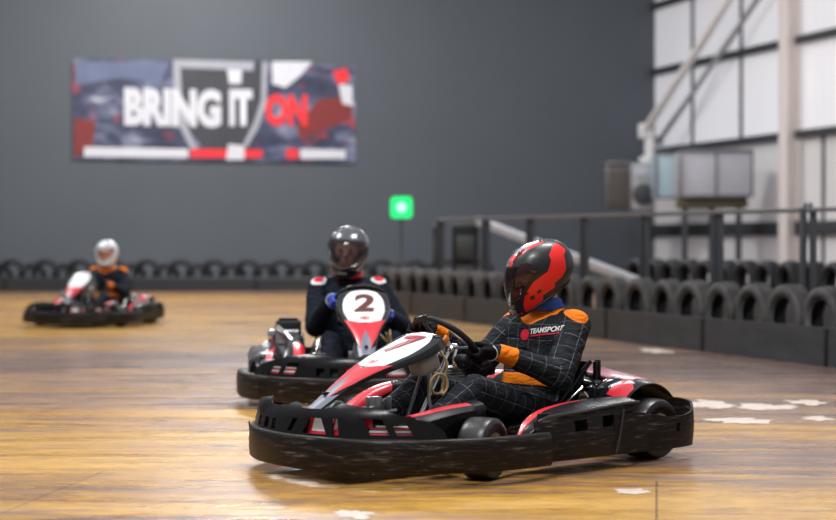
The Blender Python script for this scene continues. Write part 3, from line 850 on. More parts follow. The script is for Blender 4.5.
# ------------------------------------------------------------------ helmet
def helmet(parent, center, yaw, pitch, roll, scheme, S=1.0):
    H = empty('helmet', center); H.parent = parent
    H.rotation_euler = (roll, pitch, yaw); H.scale = (S * 1.03, S, S * .93) if scheme == 'red' else (S, S, S)
    T = list(range(9))
    rows = [(-.122, .152, .125, .098, -.30), (-.090, .172, .152, .112, -.25), (-.048, .174, .168, .126, -.14), (.0, .164, .174, .134, -.05),
            (.05, .146, .172, .133, 0), (.095, .115, .156, .118, 0), (.130, .072, .122, .090, 0), (.150, .030, .075, .052, 0), (.157, -.0, .0, .0, 0)]
    def PH(a, t, k=1.0):
        z, f, b, w, sl = interp([float(x) for x in T], rows, t)
        ca, sa = math.cos(a), math.sin(a)
        ex = 1.0
        x = (max(0, f) if ca > 0 else max(0, b)) * (abs(ca) ** .92) * (1 if ca > 0 else -1); y = max(0, w) * math.copysign(abs(sa) ** .95, sa)
        return Vector((x * k, y * k, (z + sl * x) * k))
    dom = [(-PI, 0), (PI, 0), (PI, 8), (-PI, 8)]
    vis = [(-1.22, 4.0), (-1.12, 3.3), (-.7, 2.3), (-.3, 1.7), (0, 1.6), (.3, 1.7), (.7, 2.3), (1.12, 3.3), (1.22, 4.0), (1.05, 4.45), (.5, 4.62), (0, 4.65), (-.5, 4.62), (-1.05, 4.45)]
    mir = lambda p: [(-a, t) for a, t in reversed(p)]
    if scheme == 'red':
        ms = [M['h_black'], M['h_red'], M['h_silver'], M['black_gloss']]
        side = [(.62, .35), (.72, 1.2), (.85, 1.9), (1.2, 2.7), (1.62, 3.1), (1.80, 4.0), (1.82, 4.6), (2.10, 5.3), (2.42, 5.6), (2.50, 4.4), (2.26, 3.9), (2.16, 2.3), (1.98, 1.7), (1.72, 1.55), (1.69, 1.0), (1.35, 1.0), (1.32, .5), (.9, .25)]
        top = [(-.36, 4.75), (.36, 4.75), (.55, 5.5), (1.0, 6.1), (2.2, 6.45), (2.2, 6.75), (.9, 6.5), (.35, 5.8), (-.35, 5.8), (-.9, 6.5), (-2.2, 6.75), (-2.2, 6.45), (-1.0, 6.1), (-.55, 5.5)]
        silver = [(-.30, 5.85), (.30, 5.85), (.85, 6.55), (2.1, 6.8), (2.6, 7.9), (-2.6, 7.9), (-2.1, 6.8), (-.85, 6.55)]
        chin = [(-.22, 0), (.22, 0), (.30, .8), (.1, .45), (-.1, .45), (-.30, .8)]
        chinl = [(.30, .0), (.55, .0), (.42, .7)]
        blk = [(1.0, 1.25), (1.14, 1.25), (1.12, 1.65), (1.0, 1.6)]
        blk2 = [(1.24, 1.45), (1.36, 1.5), (1.34, 1.8), (1.22, 1.75)]
        regs = [(side, 1), (mir(side), 1), (top, 1), (silver, 2), (chin, 1), (chinl, 1), (mir(chinl), 1), (blk, 0), (blk2, 0), (mir(blk), 0)]
        vm = M['visor']
    elif scheme == 'black':
        ms = [M['h_grey'], M['h_red'], M['h_silver'], M['black_gloss']]
        regs = [([(-.9, .0), (.9, .0), (.9, 1.7), (-.9, 1.7)], 3)]
        vm = M['visor_dark']
    else:
        ms = [M['h_white'], M['h_pink'], M['h_silver'], M['black_gloss']]
        regs = [([(-.7, .0), (.7, .0), (.6, .5), (-.6, .5)], 1)]
        vm = None
    shell = sheet('shell', PH, dom, (.30, .45), ms, H, holes=[vis], regions=regs, thick=.010, off=-1, weld=True, merge=2e-4)
    # visor
    if vm:
        vpoly = [(-1.42, 4.0), (-1.34, 3.4), (-1.10, 2.95), (-.7, 2.05), (-.3, 1.5), (0, 1.4), (.3, 1.5), (.7, 2.05), (1.10, 2.95), (1.34, 3.4), (1.42, 4.0), (1.15, 4.6), (.5, 4.75), (0, 4.78), (-.5, 4.75), (-1.15, 4.6)]
        rg = [([(.72, 1.5), (1.5, 2.5), (1.5, 4.9), (.90, 4.9), (.62, 3.6)], 1), (mir([(.72, 1.5), (1.5, 2.5), (1.5, 4.9), (.90, 4.9), (.62, 3.6)]), 1)]
        vz = sheet('visor', lambda a, t: PH(a, t, 1.022), vpoly, (.2, .35), [vm, M['visor_red'] if scheme == 'red' else vm], H, regions=rg, thick=.002)
        mb = MB()
        for s in (1, -1):
            c = PH(s * 1.28, 3.75, 1.03); nrm = Vector((.25, s, 0)).normalized()
            mb.lathe([(.018, -.004), (.018, .003), (.013, .005), (.001, .005)], c, nrm, 20)
        mb.tube([PH(a, 1.55 + abs(a) * .9 * .6, 1.03) for a in [-1.0 + .1 * i for i in range(21)]], .003, 6)
        mb.build('visor_mount', M['black_gloss'] if scheme == 'red' else M['h_grey'], H)
    else:   # open face with peak
        mb = MB(); mb.box((.165, 0, .045), (.09, .20, .012), .005, Matrix.Rotation(R(-12), 3, 'Y')); mb.build('peak', M['h_white'], H)
    # vents
    for s in (1, -1):
        mb = MB(); a = PH(s * .40, 5.1, 1.01); b = PH(s * .62, 6.0, 1.02); c = PH(s * .8, 6.5, 1.0)
        mb.tube([a, b, c], [.004] * 4 + [.009] + [.004] * 4, 8, smooth=4); mb.build('vent', M['h_grey'] if scheme != 'white' else M['h_silver'], H)
    mb = MB(); mb.box(PH(0, .95, 1.01), (.02, .07, .025), .006, seg=2)
    mb.build('vent', M['h_grey'] if scheme != 'white' else M['h_silver'], H)
    # rubber edge at the neck
    mb = MB(); mb.tube([PH(2 * PI * i / 48, 0.02, .995) for i in range(48)], .007, 8, closed=True); mb.build('neck_roll', M['plastic_matte'], H)
    if scheme == 'red':
        def PL(x, y): return PH((.5 - x) * -.30 * -1, 4.98 + .42 * y, 1.02)
        V = []; F = []
        for j in range(24):
            a = 2 * PI * j / 24; V.append(PH(.19 * math.cos(a), 5.12 + .34 * math.sin(a), 1.012))
        V.append(PH(0, 5.12, 1.014))
        for j in range(24): F.append([24, j, (j + 1) % 24])
        make('forehead_badge', V, F, M['h_silver'], H, True)
        text_on('badge_lettering', 'HJC', lambda x, y: PH(.13 - x * .26, 5.0 + .26 * y, 1.02), M['plastic_matte'], H, bold=.02)
    return H

M['h_black'] = simple('helmet satin black', (.012, .012, .016), .38, bmp=0, coat=.1)
M['h_grey'] = simple('helmet gunmetal', (.10, .105, .12), .22, .3, bmp=0, coat=.5)
M['h_red'] = simple('helmet fluorescent red', (.88, .018, .012), .4, bmp=0, coat=.1)
M['h_silver'] = simple('helmet silver', (.42, .42, .45), .25, .3, bmp=0, coat=.3)
M['h_white'] = simple('helmet white', (.78, .80, .84), .3, bmp=0, coat=.3)
M['h_pink'] = simple('helmet pale pink', (.70, .48, .55), .4, bmp=0)
M['blue_cloth'] = simple('blue neck warmer', (.02, .10, .48), .8, var=.6, scale=18, bmp=.4)
M['blue_glove'] = simple('blue and white glove fabric', (.03, .07, .42), .7, var=.8, scale=14, bmp=.3)
M['white_cloth'] = simple('white pink neck brace', (.70, .58, .62), .8, bmp=.3)

# ------------------------------------------------------------------ driver
def build_driver(label, loc, yaw, suitmat, hm, glove_mat, neck_mat, lift=0.0, head_yaw=0, head_pitch=0, head_roll=0, patch='yoke', voxel=.0075, hs=1.0, lean=0.0, scale=1.0):
    D = empty('person', loc, yaw); D.scale = (scale,) * 3; tag(D, label, 'person', 'kart drivers')
    V3 = Vector
    l = lift
    pel = V3((.235, 0, .215)); bel = V3((.235, 0, .33 + l * .3)); che = V3((.175, lean * .5, .50 + l * .8)); ntop = V3((.150, lean, .665 + l)); head = V3((.195, lean, .855 + l))
    shl = {1: V3((.145, .185 + lean, .610 + l)), -1: V3((.150, -.185 + lean, .605 + l))}
    elb = {1: V3((.335, .270, .385 + l * .6)), -1: V3((.36, -.27, .40 + l * .6))}
    C = V3((.80, 0, .548)); upv = V3((.74, 0, .67)).normalized(); nrm_ = V3((-.67, 0, .74)).normalized(); lat = V3((0, 1, 0))
    ang = {1: R(118), -1: R(-72)}
    rimp = {s: C + (upv * math.cos(ang[s]) + lat * math.sin(ang[s])) * .165 for s in (1, -1)}
    out = {s: (rimp[s] - C).normalized() for s in (1, -1)}
    wri = {s: rimp[s] + nrm_ * .075 + out[s] * .022 + V3((-.060, 0, -.045)) for s in (1, -1)}
    hip = {s: V3((.27, s * .095, .195)) for s in (1, -1)}
    kne = {s: V3((.795, s * .185, .345)) for s in (1, -1)}
    ank = {s: V3((1.165, s * .150, .135)) for s in (1, -1)}
    mb = MB(); segs = []
    def seg(a, b, ra, rb, kind, n=None):
        mb.capsule(a, b, ra, rb); segs.append((a, b, ra, rb, kind))
    for s in (1, -1):
        seg(hip[s], kne[s], .092, .068, 'thigh')
        seg(kne[s], kne[s] + (ank[s] - kne[s]) * .35, .066, .060, 'shin'); seg(kne[s] + (ank[s] - kne[s]) * .35, ank[s], .060, .042, 'shin')
        seg(shl[s], elb[s], .079, .070, 'upper'); seg(elb[s], wri[s], .067, .043, 'fore')
        seg(ntop + V3((-.01, 0, -.022)), shl[s], .060, .064, 'yoke')
    # torso as overlapping wide capsules
    seg(pel + V3((0, -.06, 0)), pel + V3((0, .06, 0)), .118, .118, 'torso')
    seg(bel + V3((0, -.055, 0)), bel + V3((0, .055, 0)), .115, .115, 'torso')
    seg(che + V3((.0, -.085, 0)), che + V3((0, .085, 0)), .118, .118, 'torso')
    seg(che + V3((.01, -.09, .06)), che + V3((.01, .09, .06)), .105, .105, 'torso')
    for s in (1, -1):
        seg(pel + V3((0, s * .05, .0)), bel + V3((0, s * .055, 0)), .118, .112, 'torso')
        seg(bel + V3((0, s * .055, 0)), che + V3((0, s * .085, 0)), .112, .118, 'torso')
        seg(che + V3((0, s * .085, .02)), shl[s] + V3((.01, -s * .05, -.01)), .105, .062, 'torso')
    seg(ntop + V3((0, 0, -.05)), ntop + V3((.01, 0, .04)), .070, .060, 'neck')
    # head with face (turned with the helmet)
    hr = Matrix.Translation(head) @ Matrix.Rotation(head_yaw, 4, 'Z') @ Matrix.Rotation(head_pitch, 4, 'Y')
    h = lambda x, y, z: hr @ V3((x, y, z))
    seg(ntop + V3((.01, 0, .02)), h(-.01, 0, -.06), .056, .058, 'head')
    seg(h(-.02, 0, .03), h(.01, 0, .02), .095, .085, 'head')
    seg(h(.015, 0, -.02), h(.045, 0, -.075), .070, .045, 'head')      # jaw
    seg(h(.085, 0, .015), h(.112, 0, -.018), .012, .016, 'head')        # nose
    seg(h(.072, .03, .035), h(.072, -.03, .035), .026, .026, 'head')   # brow
    seg(h(.078, .018, -.055), h(.078, -.018, -.055), .017, .017, 'head')   # mouth
    for s in (1, -1):
        seg(h(.055, s * .045, -.005), h(.05, s * .05, -.02), .030, .028, 'head')   # cheek
        seg(h(-.005, s * .088, .0), h(-.01, s * .092, .025), .012, .015, 'head')   # ear
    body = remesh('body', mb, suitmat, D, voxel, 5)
    me = body.data; n = len(me.vertices)
    co = np.empty(n * 3, dtype=np.float64); me.vertices.foreach_get('co', co); co = co.reshape(-1, 3)
    no = np.array([tuple(v.normal) for v in me.vertices])
    best = np.full(n, 1e9); kind = np.zeros(n, dtype=int); ga = np.zeros(n); gb = np.zeros(n); tt = np.zeros(n); sidx = np.zeros(n, dtype=int)
    G = .074
    for i, (a, b, ra, rb, kd) in enumerate(segs):
        A = np.array(a); B = np.array(b); d = B - A; Ln = np.linalg.norm(d); d = d / max(Ln, 1e-6)
        t = np.clip((co - A) @ d, 0, Ln); q = A + t[:, None] * d; dist = np.linalg.norm(co - q, axis=1) / (ra + (rb - ra) * t / max(Ln, 1e-6))
        m = dist < best
        best[m] = dist[m]; sidx[m] = i; tt[m] = t[m]
    off = {'thigh': 0, 'shin': .57, 'upper': 0, 'fore': .30, 'torso': 0, 'yoke': 0, 'neck': 0, 'head': 0}
    for i, (a, b, ra, rb, kd) in enumerate(segs):
        m = sidx == i
        if not m.any(): continue
        A = np.array(a); B = np.array(b); d = (B - A) / np.linalg.norm(B - A); rel = co[m] - A
        if kd in ('thigh', 'shin', 'upper', 'fore'):
            if kd == 'shin' and i % 1 == 0:
                kk = np.array(kne[1 if a.y > 0 else -1]); tlen = (co[m] - kk) @ d
            else: tlen = rel @ d
            ref = np.array((0, 0, 1.0)) if kd in ('thigh', 'shin') else np.array((0.0, 1.0 if a.y > 0 else -1.0, 0))
            e1 = ref - d * (ref @ d); e1 /= np.linalg.norm(e1); e2 = np.cross(d, e1)
            an = np.arctan2(rel @ e2, rel @ e1)   # wrap is on the far side of e1
            ga[m] = (tlen + off[kd]) / G
            gb[m] = an * (6 if kd in ('thigh', 'shin') else 5) / (2 * PI) + .25
        else:
            ga[m] = co[m][:, 2] / G + .2
            gb[m] = (co[m][:, 1] + .35 * np.sign(co[m][:, 1]) * 0) / G + .25
    acc = np.full(n, -.05); skin = np.full(n, -.05)
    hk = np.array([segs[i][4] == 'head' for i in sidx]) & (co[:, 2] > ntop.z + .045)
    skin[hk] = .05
    def grow(mask_val): 
        global _
    if patch in ('yoke', 'both'):
        # shoulder yokes
        for s in (1, -1):
            c = np.array(shl[s]) + np.array((.008, s * .016, .045))
            ax = np.array((.35, s * 1.0, -.25)); ax /= np.linalg.norm(ax)
            rel = co - c; al = rel @ ax; pr = rel - al[:, None] * ax; dd = np.sqrt((al / 1.3) ** 2 + (pr ** 2).sum(1))
            acc = np.maximum(acc, np.where(np.array([segs[i][4] in ('upper', 'yoke', 'torso') for i in sidx]), .055 - dd, -.05))
        # collar
        cz = ntop.z + (co[:, 0] - ntop.x) * -.45
        rad = np.hypot(co[:, 0] - ntop.x, co[:, 1] - ntop.y)
        acc = np.maximum(acc, np.minimum(.125 - rad, co[:, 2] - (cz - .052)))
        # belt
        bz = .345 + l * .3 - (co[:, 0] - .235) * -.12
        tors = np.array([segs[i][4] == 'torso' for i in sidx])
        acc = np.maximum(acc, np.where(tors, .026 - np.abs(co[:, 2] - bz), -.05))
        # cuffs
        for s in (1, -1):
            A = np.array(wri[s]); d = np.array(wri[s] - elb[s]); d /= np.linalg.norm(d)
            t = (co - A) @ d; rr = np.linalg.norm(co - A - t[:, None] * d, axis=1)
            acc = np.maximum(acc, np.where(rr < .08, .045 - np.abs(t + .035), -.05))
    elif patch == 'spots':
        for s in (1, -1):
            c = np.array(shl[s]) + np.array((.03, s * .005, .060))
            rel = co - c; dd = np.linalg.norm(rel * np.array((1, 1, .7)), axis=1)
            acc = np.maximum(acc, .050 - dd)
        rad = np.hypot(co[:, 0] - ntop.x, co[:, 1] - ntop.y)
    acc[hk] = -.05
    for nm, arr in (('ga', ga), ('gb', gb), ('acc', acc), ('skin', skin)):
        at = me.attributes.new(nm, 'FLOAT', 'POINT'); at.data.foreach_set('value', arr.astype(np.float32))
    # cloth folds
    isl = np.array([segs[i][4] != 'head' for i in sidx])
    dv = np.zeros(n)
    for i in range(n):
        if isl[i]:
            p = V3(co[i]); q = V3((p.x * 7, p.y * 7, p.z * 16))
            dv[i] = noise.noise(q) * .0065 + noise.noise(V3((p.x * 22, p.y * 18, p.z * 26))) * .0028
    co2 = co + no * dv[:, None]; me.vertices.foreach_set('co', co2.ravel()); me.update()
    # eyes
    mb = MB()
    for s in (1, -1):
        c = h(.088, s * .032, .012); mb.capsule(c, c + V3((.0005, 0, 0)), .010, .010, 10)
    mb.build('eye', M['eye'], D)
    # neck warmer
    mb = MB()
    pts = []
    for i in range(28):
        a = 2 * PI * i / 28; pts.append(ntop + V3((.012 + .072 * math.cos(a), .070 * math.sin(a), .030)))
    mb.tube(pts, .022, 10, closed=True)
    mb.tube([p + V3((.008, 0, .02)) for p in pts], .022, 10, closed=True)
    mb.build('neck_warmer', neck_mat, D)
    # gloves: palm, four curled fingers and a thumb gripping the rim
    for s in (1, -1):
        Pn = rimp[s]; O = out[s]; T = (upv * -math.sin(ang[s]) + lat * math.cos(ang[s])); T = T if T.dot(upv) > 0 else -T   # along rim, upwards
        mb = MB()
        w = wri[s]
        kn = []
        for j in range(4):
            oT = T * (.033 - .021 * j)
            k0 = Pn + oT + O * .030 + nrm_ * .012; kn.append(k0)
            r_ = [.0105, .011, .0105, .0092][j]
            Lx = [.95, 1.05, 1.0, .82][j]
            k1 = Pn + oT + O * .026 * Lx - nrm_ * .024 * Lx; k2 = Pn + oT - O * .004 - nrm_ * .028 * Lx; k3 = Pn + oT - O * .026 * Lx - nrm_ * .006
            mb.capsule(k0, k1, r_ * 1.1, r_); mb.capsule(k1, k2, r_, r_ * .95); mb.capsule(k2, k3, r_ * .95, r_ * .85)
            mb.capsule(w + T * (.016 - .011 * j), k0, .019, r_ * 1.25)
        mb.capsule(w, (kn[1] + kn[2]) / 2 + nrm_ * .012, .026, .019)
        th0 = w + T * .022 - O * .004; th1 = Pn + T * .040 + nrm_ * .030 - O * .002; th2 = Pn + T * .052 + nrm_ * .014 - O * .020; th3 = Pn + T * .048 - O * .028 - nrm_ * .002
        mb.capsule(th0, th1, .017, .013); mb.capsule(th1, th2, .013, .0115); mb.capsule(th2, th3, .0115, .010)
        dcu = (elb[s] - w).normalized()
        mb.capsule(w, w + dcu * .045, .036, .041)
        g = remesh('glove', mb, glove_mat, D, .0042, 2)
        # piping stripe round the back of the hand
        mb = MB(); pts = []
        c = w * .55 + (kn[1] + kn[2]) * .225; ax = ((kn[1] + kn[2]) / 2 - w).normalized(); e1 = (T - ax * T.dot(ax)).normalized(); e2 = ax.cross(e1)
        for j in range(18):
            a = 2 * PI * j / 18; pts.append(c + e1 * .036 * math.cos(a) + e2 * .029 * math.sin(a) + ax * .006 * math.cos(2 * a))
        mb.tube(pts, .0028, 6, closed=True); mb.build('piping', M['white_cord'], g)
        mb = MB(); mb.box(w + dcu * .008 - V3((0, 0, .036)) + V3((.0, s * .012, 0)), (.022, .012, .008), .002); mb.build('tag', M['yellow'], g)
    # shoes
    for s in (1, -1):
        a = ank[s]; mb = MB()
        heel = a + V3((.045, 0, -.045)); toe = a + V3((.165, 0, .085))
        mb.capsule(a + V3((-.01, 0, .01)), heel, .043, .040); mb.capsule(heel, (heel + toe) / 2 + V3((-.005, 0, .008)), .040, .040); mb.capsule((heel + toe) / 2, toe, .040, .028)
        remesh('shoe', mb, M['shoe'], D, .006, 3)
    helmet(D, head + V3((.012 if hm == 'red' else 0, 0, .002)), head_yaw, head_pitch, head_roll, hm, hs)
    return D, body

# ------------------------------------------------------------------ place karts and drivers
def origin_for(dx, dy, yaw, u=.20):
    return (dx - u * math.cos(yaw), dy - u * math.sin(yaw), 0)
yaw1 = R(-138.976); loc1 = (.7321, 8.3002, 0)
yaw2 = math.atan2(-math.cos(R(4)), math.sin(R(4))); loc2 = origin_for(-.405, 11.5, yaw2)
yaw3 = math.atan2(-math.cos(R(11)), -math.sin(R(11))); loc3 = origin_for(-3.88, 21.2, yaw3)
build_kart('7', 'black and red go kart with white nose panel reading 7, nearest on the track', loc1, yaw1, R(20))
build_kart('2', 'black and red go kart with number 2 panel coming head-on behind the nearest kart', loc2, yaw2, R(0), 1.07, .065)
build_kart(None, 'distant go kart with plain white nose panel far away on the left', loc3, yaw3, R(-8), .96, .085)
D1, body1 = build_driver('person in black check racing suit with orange collar and cuffs and red-black helmet',
    loc1, yaw1, M['suit_check'], 'red', M['glove'], M['blue_cloth'], 0, head_yaw=R(-29), head_pitch=R(21), patch='yoke', hs=1.03)
D2, body2 = build_driver('person in dark suit with red and white shoulder patches, blue gloves and black helmet',
    loc2, yaw2, M['suit_navy'], 'black', M['blue_glove'], M['h_red'], .035, head_yaw=R(-14), head_pitch=R(8), head_roll=R(-6), patch='spots', voxel=.009, hs=.94, lean=-.06, scale=1.07)
D3, body3 = build_driver('person in black suit with orange shoulders and white helmet, far off on the left',
    loc3, yaw3, M['suit_plain'], 'white', M['glove'], M['white_cloth'], .02, head_yaw=R(4), head_pitch=R(4), patch='yoke', voxel=.012, hs=1.0)

# chest logo of the near driver, laid on the suit surface
def chest_logo(D, body):
    bv = BVHTree.FromPolygons([v.co.copy() for v in body.data.vertices], [list(p.vertices) for p in body.data.polygons])
    nrm = Vector((1, .34, .10)).normalized(); right = Vector((-.34, 1, 0)).normalized(); up = nrm.cross(right) * 1
    if up.z < 0: up = -up
    c0 = Vector((.60, .23, .612))
    def P(x, y):
        o = c0 + right * x + up * (y + x * .12)
        hit, nn, i, d = bv.ray_cast(o, -nrm)
        if hit is None: return o - nrm * .33
        return hit + nrm * .003
    text_on('chest_lettering', 'TEAMSPORT', lambda x, y: P(-.088 + .185 * x, -.002 + .026 * y), M['text_white'], body, bold=.03, shear=.2, sub=2)
    V = []; F = []
    for q in range(17):
        x = -.086 + .17 * q / 16; V += [P(x, -.014), P(x, -.008)]
        if q: F.append([2 * q - 2, 2 * q, 2 * q + 1, 2 * q - 1])
    make('chest_underline', V, F, M['text_red'], body, True, angle=None)
    V = [P(-.122, .0)]; F = []
    for r in (.5, 1):
        for j in range(20): a = 2 * PI * j / 20; V.append(P(-.122 + .027 * r * math.cos(a), .0 + .027 * r * math.sin(a)))
    for j in range(20):
        j2 = (j + 1) % 20; F.append([0, 1 + j, 1 + j2]); F.append([1 + j, 21 + j, 21 + j2, 1 + j2])
    make('chest_emblem', V, F, M['text_red'], body, True, angle=None)
chest_logo(D1, body1)

# ------------------------------------------------------------------ SETTING
def struct(o): o['kind'] = 'structure'; return o
mb = MB(); mb.add([(-26, -4, 0), (22, -4, 0), (22, 52, 0), (-26, 52, 0)], [[0, 1, 2, 3]])
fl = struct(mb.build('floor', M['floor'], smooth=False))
# back wall: local x along the wall
W0 = Vector((-9.1, 37, 0)); Wd = Vector((.957, .29, 0)).normalized(); wyaw = math.atan2(Wd.y, Wd.x)
Wn = Vector((Wd.y, -Wd.x, 0))           # toward the camera
def wall(name, base, yaw, length, h, th, mat, x0=0):
    mb = MB(); mb.box((x0 + length / 2, th / 2, h / 2), (length, th, h), 0)
    o = mb.build(name, mat, smooth=False); o.location = base; o.rotation_euler = (0, 0, yaw); return struct(o)
wall('wall_back', W0, wyaw, 15.6 + 16, 12, .3, M['wall'], x0=-16)
corner = W0 + Wd * 15.55
Sd = Vector((.2966, -.955, 0)).normalized(); syaw = math.atan2(Sd.y, Sd.x)
# local +y must point outward (away from room): rotate so that x runs along Sd; left of Sd is +y -> outward
wall('wall_right', corner, syaw, 36, 12, .25, M['clad'], x0=0)
Sn = Vector((Sd.y, -Sd.x, 0)); Sn = Sn if Sn.x < 0 else -Sn      # into the room
def side_box(name, t, z, size, n=.0, m='girt', tilt=0, mbx=None):
    """box on the right wall; size = (along, out, up)"""
    c = corner + Sd * t + Sn * (n + size[1] / 2); c.z = z
    mb = MB(); mb.box((0, 0, 0), size, .012)
    o = mb.build(name, M[m], smooth=True); o.location = c; o.rotation_euler = (0, tilt, syaw); return o
tn = 1
for z, hh in ((1.30, .30), (3.22, .17), (5.15, .17), (6.75, .17), (8.6, .17)):
    struct(side_box('trim_%d' % tn, 15, z, (30, .12, hh), 0)); tn += 1
for t in (2.1, 4.46, 10.2, 12.5, 15):
    struct(side_box('trim_%d' % tn, t * 1.0, 7.6, (.05, .07, 8.7), 0)); tn += 1
for t in (7.9, 9.6, 11.5, 14):
    struct(side_box('trim_%d' % tn, t, 1.6, (.04, .07, 3.1), 0)); tn += 1
for t in (6.9, 15.4):
    o = empty('steel_column', corner + Sd * t + Sn * .22, syaw)
    mb = MB(); mb.box((0, .15, 6), (.34, .04, 12), .008); mb.box((0, -.15, 6), (.34, .04, 12), .008); mb.box((0, 0, 6), (.04, .28, 12), .004)
    c = mb.build('beam', M['cream'], o)
    mb = MB(); mb.box((0, 0, .03), (.6, .42, .06), .01)
    for a in (-1, 1):
        for b_ in (-1, 1): mb.lathe([(.03, .05), (.03, .10)], (a * .24, b_ * .17, 0), (0, 0, 1), 6)
    mb.build('base_plate', M['girt'], o)
    if t < 10: tag(o, 'cream painted steel column standing on the white wall right of the diagonal braces', 'column')
    else: tag(o, 'cream steel column on the white wall, second one from the grey wall', 'column')

# diagonal braces
def at(px, py, Y): return Vector(((px - 418) / 1700 * Y, Y, 1 + (243 - py) / 1700 * Y))
def brace(name, a, b, w, m, label):
    o = empty(name, a); d = b - a
    mb = MB(); rot = d.to_track_quat('Z', 'Y').to_matrix()
    L_ = d.length
    mb.box(d / 2, (w, w * .55, L_), .012, rot); bo = mb.build('bar', M[m], o)
    mb = MB(); mb.box((0, 0, 0), (w * 1.7, .08, w * 1.9), .02); mb.lathe([(.04, -.08), (.04, .08)], (0, 0, 0), (0, 1, 0), 8); mb.build('end_plate', M[m], o)
    tag(o, label, 'brace'); return o
Yb = 39.6
brace('diagonal_brace', at(645, 131, 39.8), at(748, -30, 36.2), .18, 'brace', 'pale diagonal steel brace rising from the wall corner, the left and brighter one')
brace('diagonal_brace', at(659, 141, 40.2), at(778, -30, 35.2), .12, 'brace_grey', 'thin grey diagonal steel brace, right of the pale brace at the wall corner')
o = empty('brace_foot', at(649, 158, 39.9)); mb = MB(); mb.box((0, 0, .30), (.20, .2, .75), .03); mb.box((0, 0, -.05), (.45, .3, .16), .03); mb.build('bracket', M['brace'], o); tag(o, 'white painted bracket under the lower end of the diagonal braces', 'bracket')

# ventilation units near the corner
def unit(name, px0, px1, py0, py1, Y, depth, m, label, cat, extra=None, yaw=0):
    a = at(px0, py1, Y); b = at(px1, py0, Y); w = (b.x - a.x); h_ = b.z - a.z
    o = empty(name, ((a.x + b.x) / 2, Y + depth / 2, a.z), yaw)
    mb = MB(); mb.box((0, 0, h_ / 2), (w, depth, h_), .03); mb.build('casing', M[m], o)
    if extra: extra(o, w, h_, depth)
    tag(o, label, cat); return o
def grille(o, w, h, d):
    mb = MB(); mb.box((0, -d / 2 - .01, h / 2), (w * .86, .03, h * .82), .01)
    for i in range(7): mb.box((0, -d / 2 - .035, h * (.18 + .1 * i)), (w * .76, .03, .03), .005)
    mb.build('grille', M['brownbox'], o)
    mb = MB()
    for s in (-1, 1): mb.box((s * w * .46, -d / 2 - .02, h / 2), (.06, .06, h * 1.04), .01)
    mb.box((0, -d / 2 - .02, h), (w, .06, .07), .01); mb.build('frame', M['rail_light'], o)
unit('heater_unit', 606, 632, 163, 208, 38.5, .7, 'brownbox', 'brown louvred heater box on the grey wall, left of the metal ducts', 'heater', grille)
def fanx(o, w, h, d):
    mb = MB(); mb.lathe([(.20, -.02), (.24, 0), (.24, .06), (.20, .08)], (0, -d / 2 - .0, h * .34), (0, -1, 0), 24)
    for i in range(5):
        a = i * 2 * PI / 5; mb.box((.09 * math.cos(a), -d / 2 - .03, h * .34 + .09 * math.sin(a)), (.17, .01, .07), .003, Matrix.Rotation(-a, 3, 'Y'))
    mb.build('fan', M['girt'], o)
    mb = MB(); mb.box((0, -d / 2 - .02, h * .8), (w * .7, .03, h * .2), .01); mb.build('panel', M['galv'], o)
unit('fan_unit', 632, 654, 163, 210, 38.4, .6, 'brace_grey', 'grey and white fan unit squeezed between heater box and ducts', 'fan', fanx)
def ribs(o, w, h, d):
    mb = MB()
    for i in range(int(w / .9) + 2):
        x = -w / 2 + i * w / (int(w / .9) + 1); mb.box((x, -d / 2 - .015, h / 2), (.05, .05, h * 1.02), .008)
    mb.box((0, -d / 2 - .01, 0), (w, .06, .06), .01); mb.box((0, -d / 2 - .01, h), (w, .06, .06), .01)
    mb.build('flange', M['rail_light'], o)
unit('ventilation_duct', 656, 679, 153, 198, 37.6, .9, 'galv_blue', 'pale blue square duct section at the left end of the metal duct', 'duct', ribs)
unit('ventilation_duct', 680, 752, 151, 196, 35.2, .8, 'galv', 'long galvanised metal duct box on the white wall under the girt', 'duct', ribs)
def legs(o, w, h, d):
    mb = MB()
    for s in (-.4, .0, .4): mb.box((s * w, 0, -.55), (.08, .3, 1.1), .01)
    mb.build('leg', M['girt'], o)
unit('equipment_stand', 680, 748, 197, 208, 35.3, .6, 'olive', 'olive brown frame under the long galvanised duct box', 'stand', legs)

# banner ---------------------------------------------------------
def wall_t(px):
    a = (px - 418) / 1700
    return (a * W0.y - W0.x) / (Wd.x - a * Wd.y)
def wall_at(px, py):
    t = wall_t(px); Y = W0.y + Wd.y * t; return t, 1 + (243 - py) / 1700 * Y
tl, z_hi = wall_at(73, 58); tr, z_hi2 = wall_at(355, 63); _, z_lo = wall_at(73, 160)
cx = (tl + tr) / 2; cz = (z_hi + z_lo) / 2; bw = tr - tl; bh = z_hi - z_lo
bo = empty('wall_banner', W0 + Wd * cx + Wn * .03 + Vector((0, 0, cz)), wyaw)
tag(bo, 'long printed banner reading BRING IT ON hung on the grey wall', 'banner')
mb = MB(); mb.box((0, 0, 0), (bw, .02, bh), .003); sh_ = mb.build('vinyl_sheet', M['banner'], bo, smooth=False)
def bl(px, py):   # pixel of the print -> banner local x,z
    t, z = wall_at(px, py); return t - cx, z - cz
def patch_(name, poly, m, y):
    V = [(bl(*p)[0], y, bl(*p)[1]) for p in poly]
    o = make(name, V, [list(range(len(V)))[::-1]], M[m], bo, False); return o
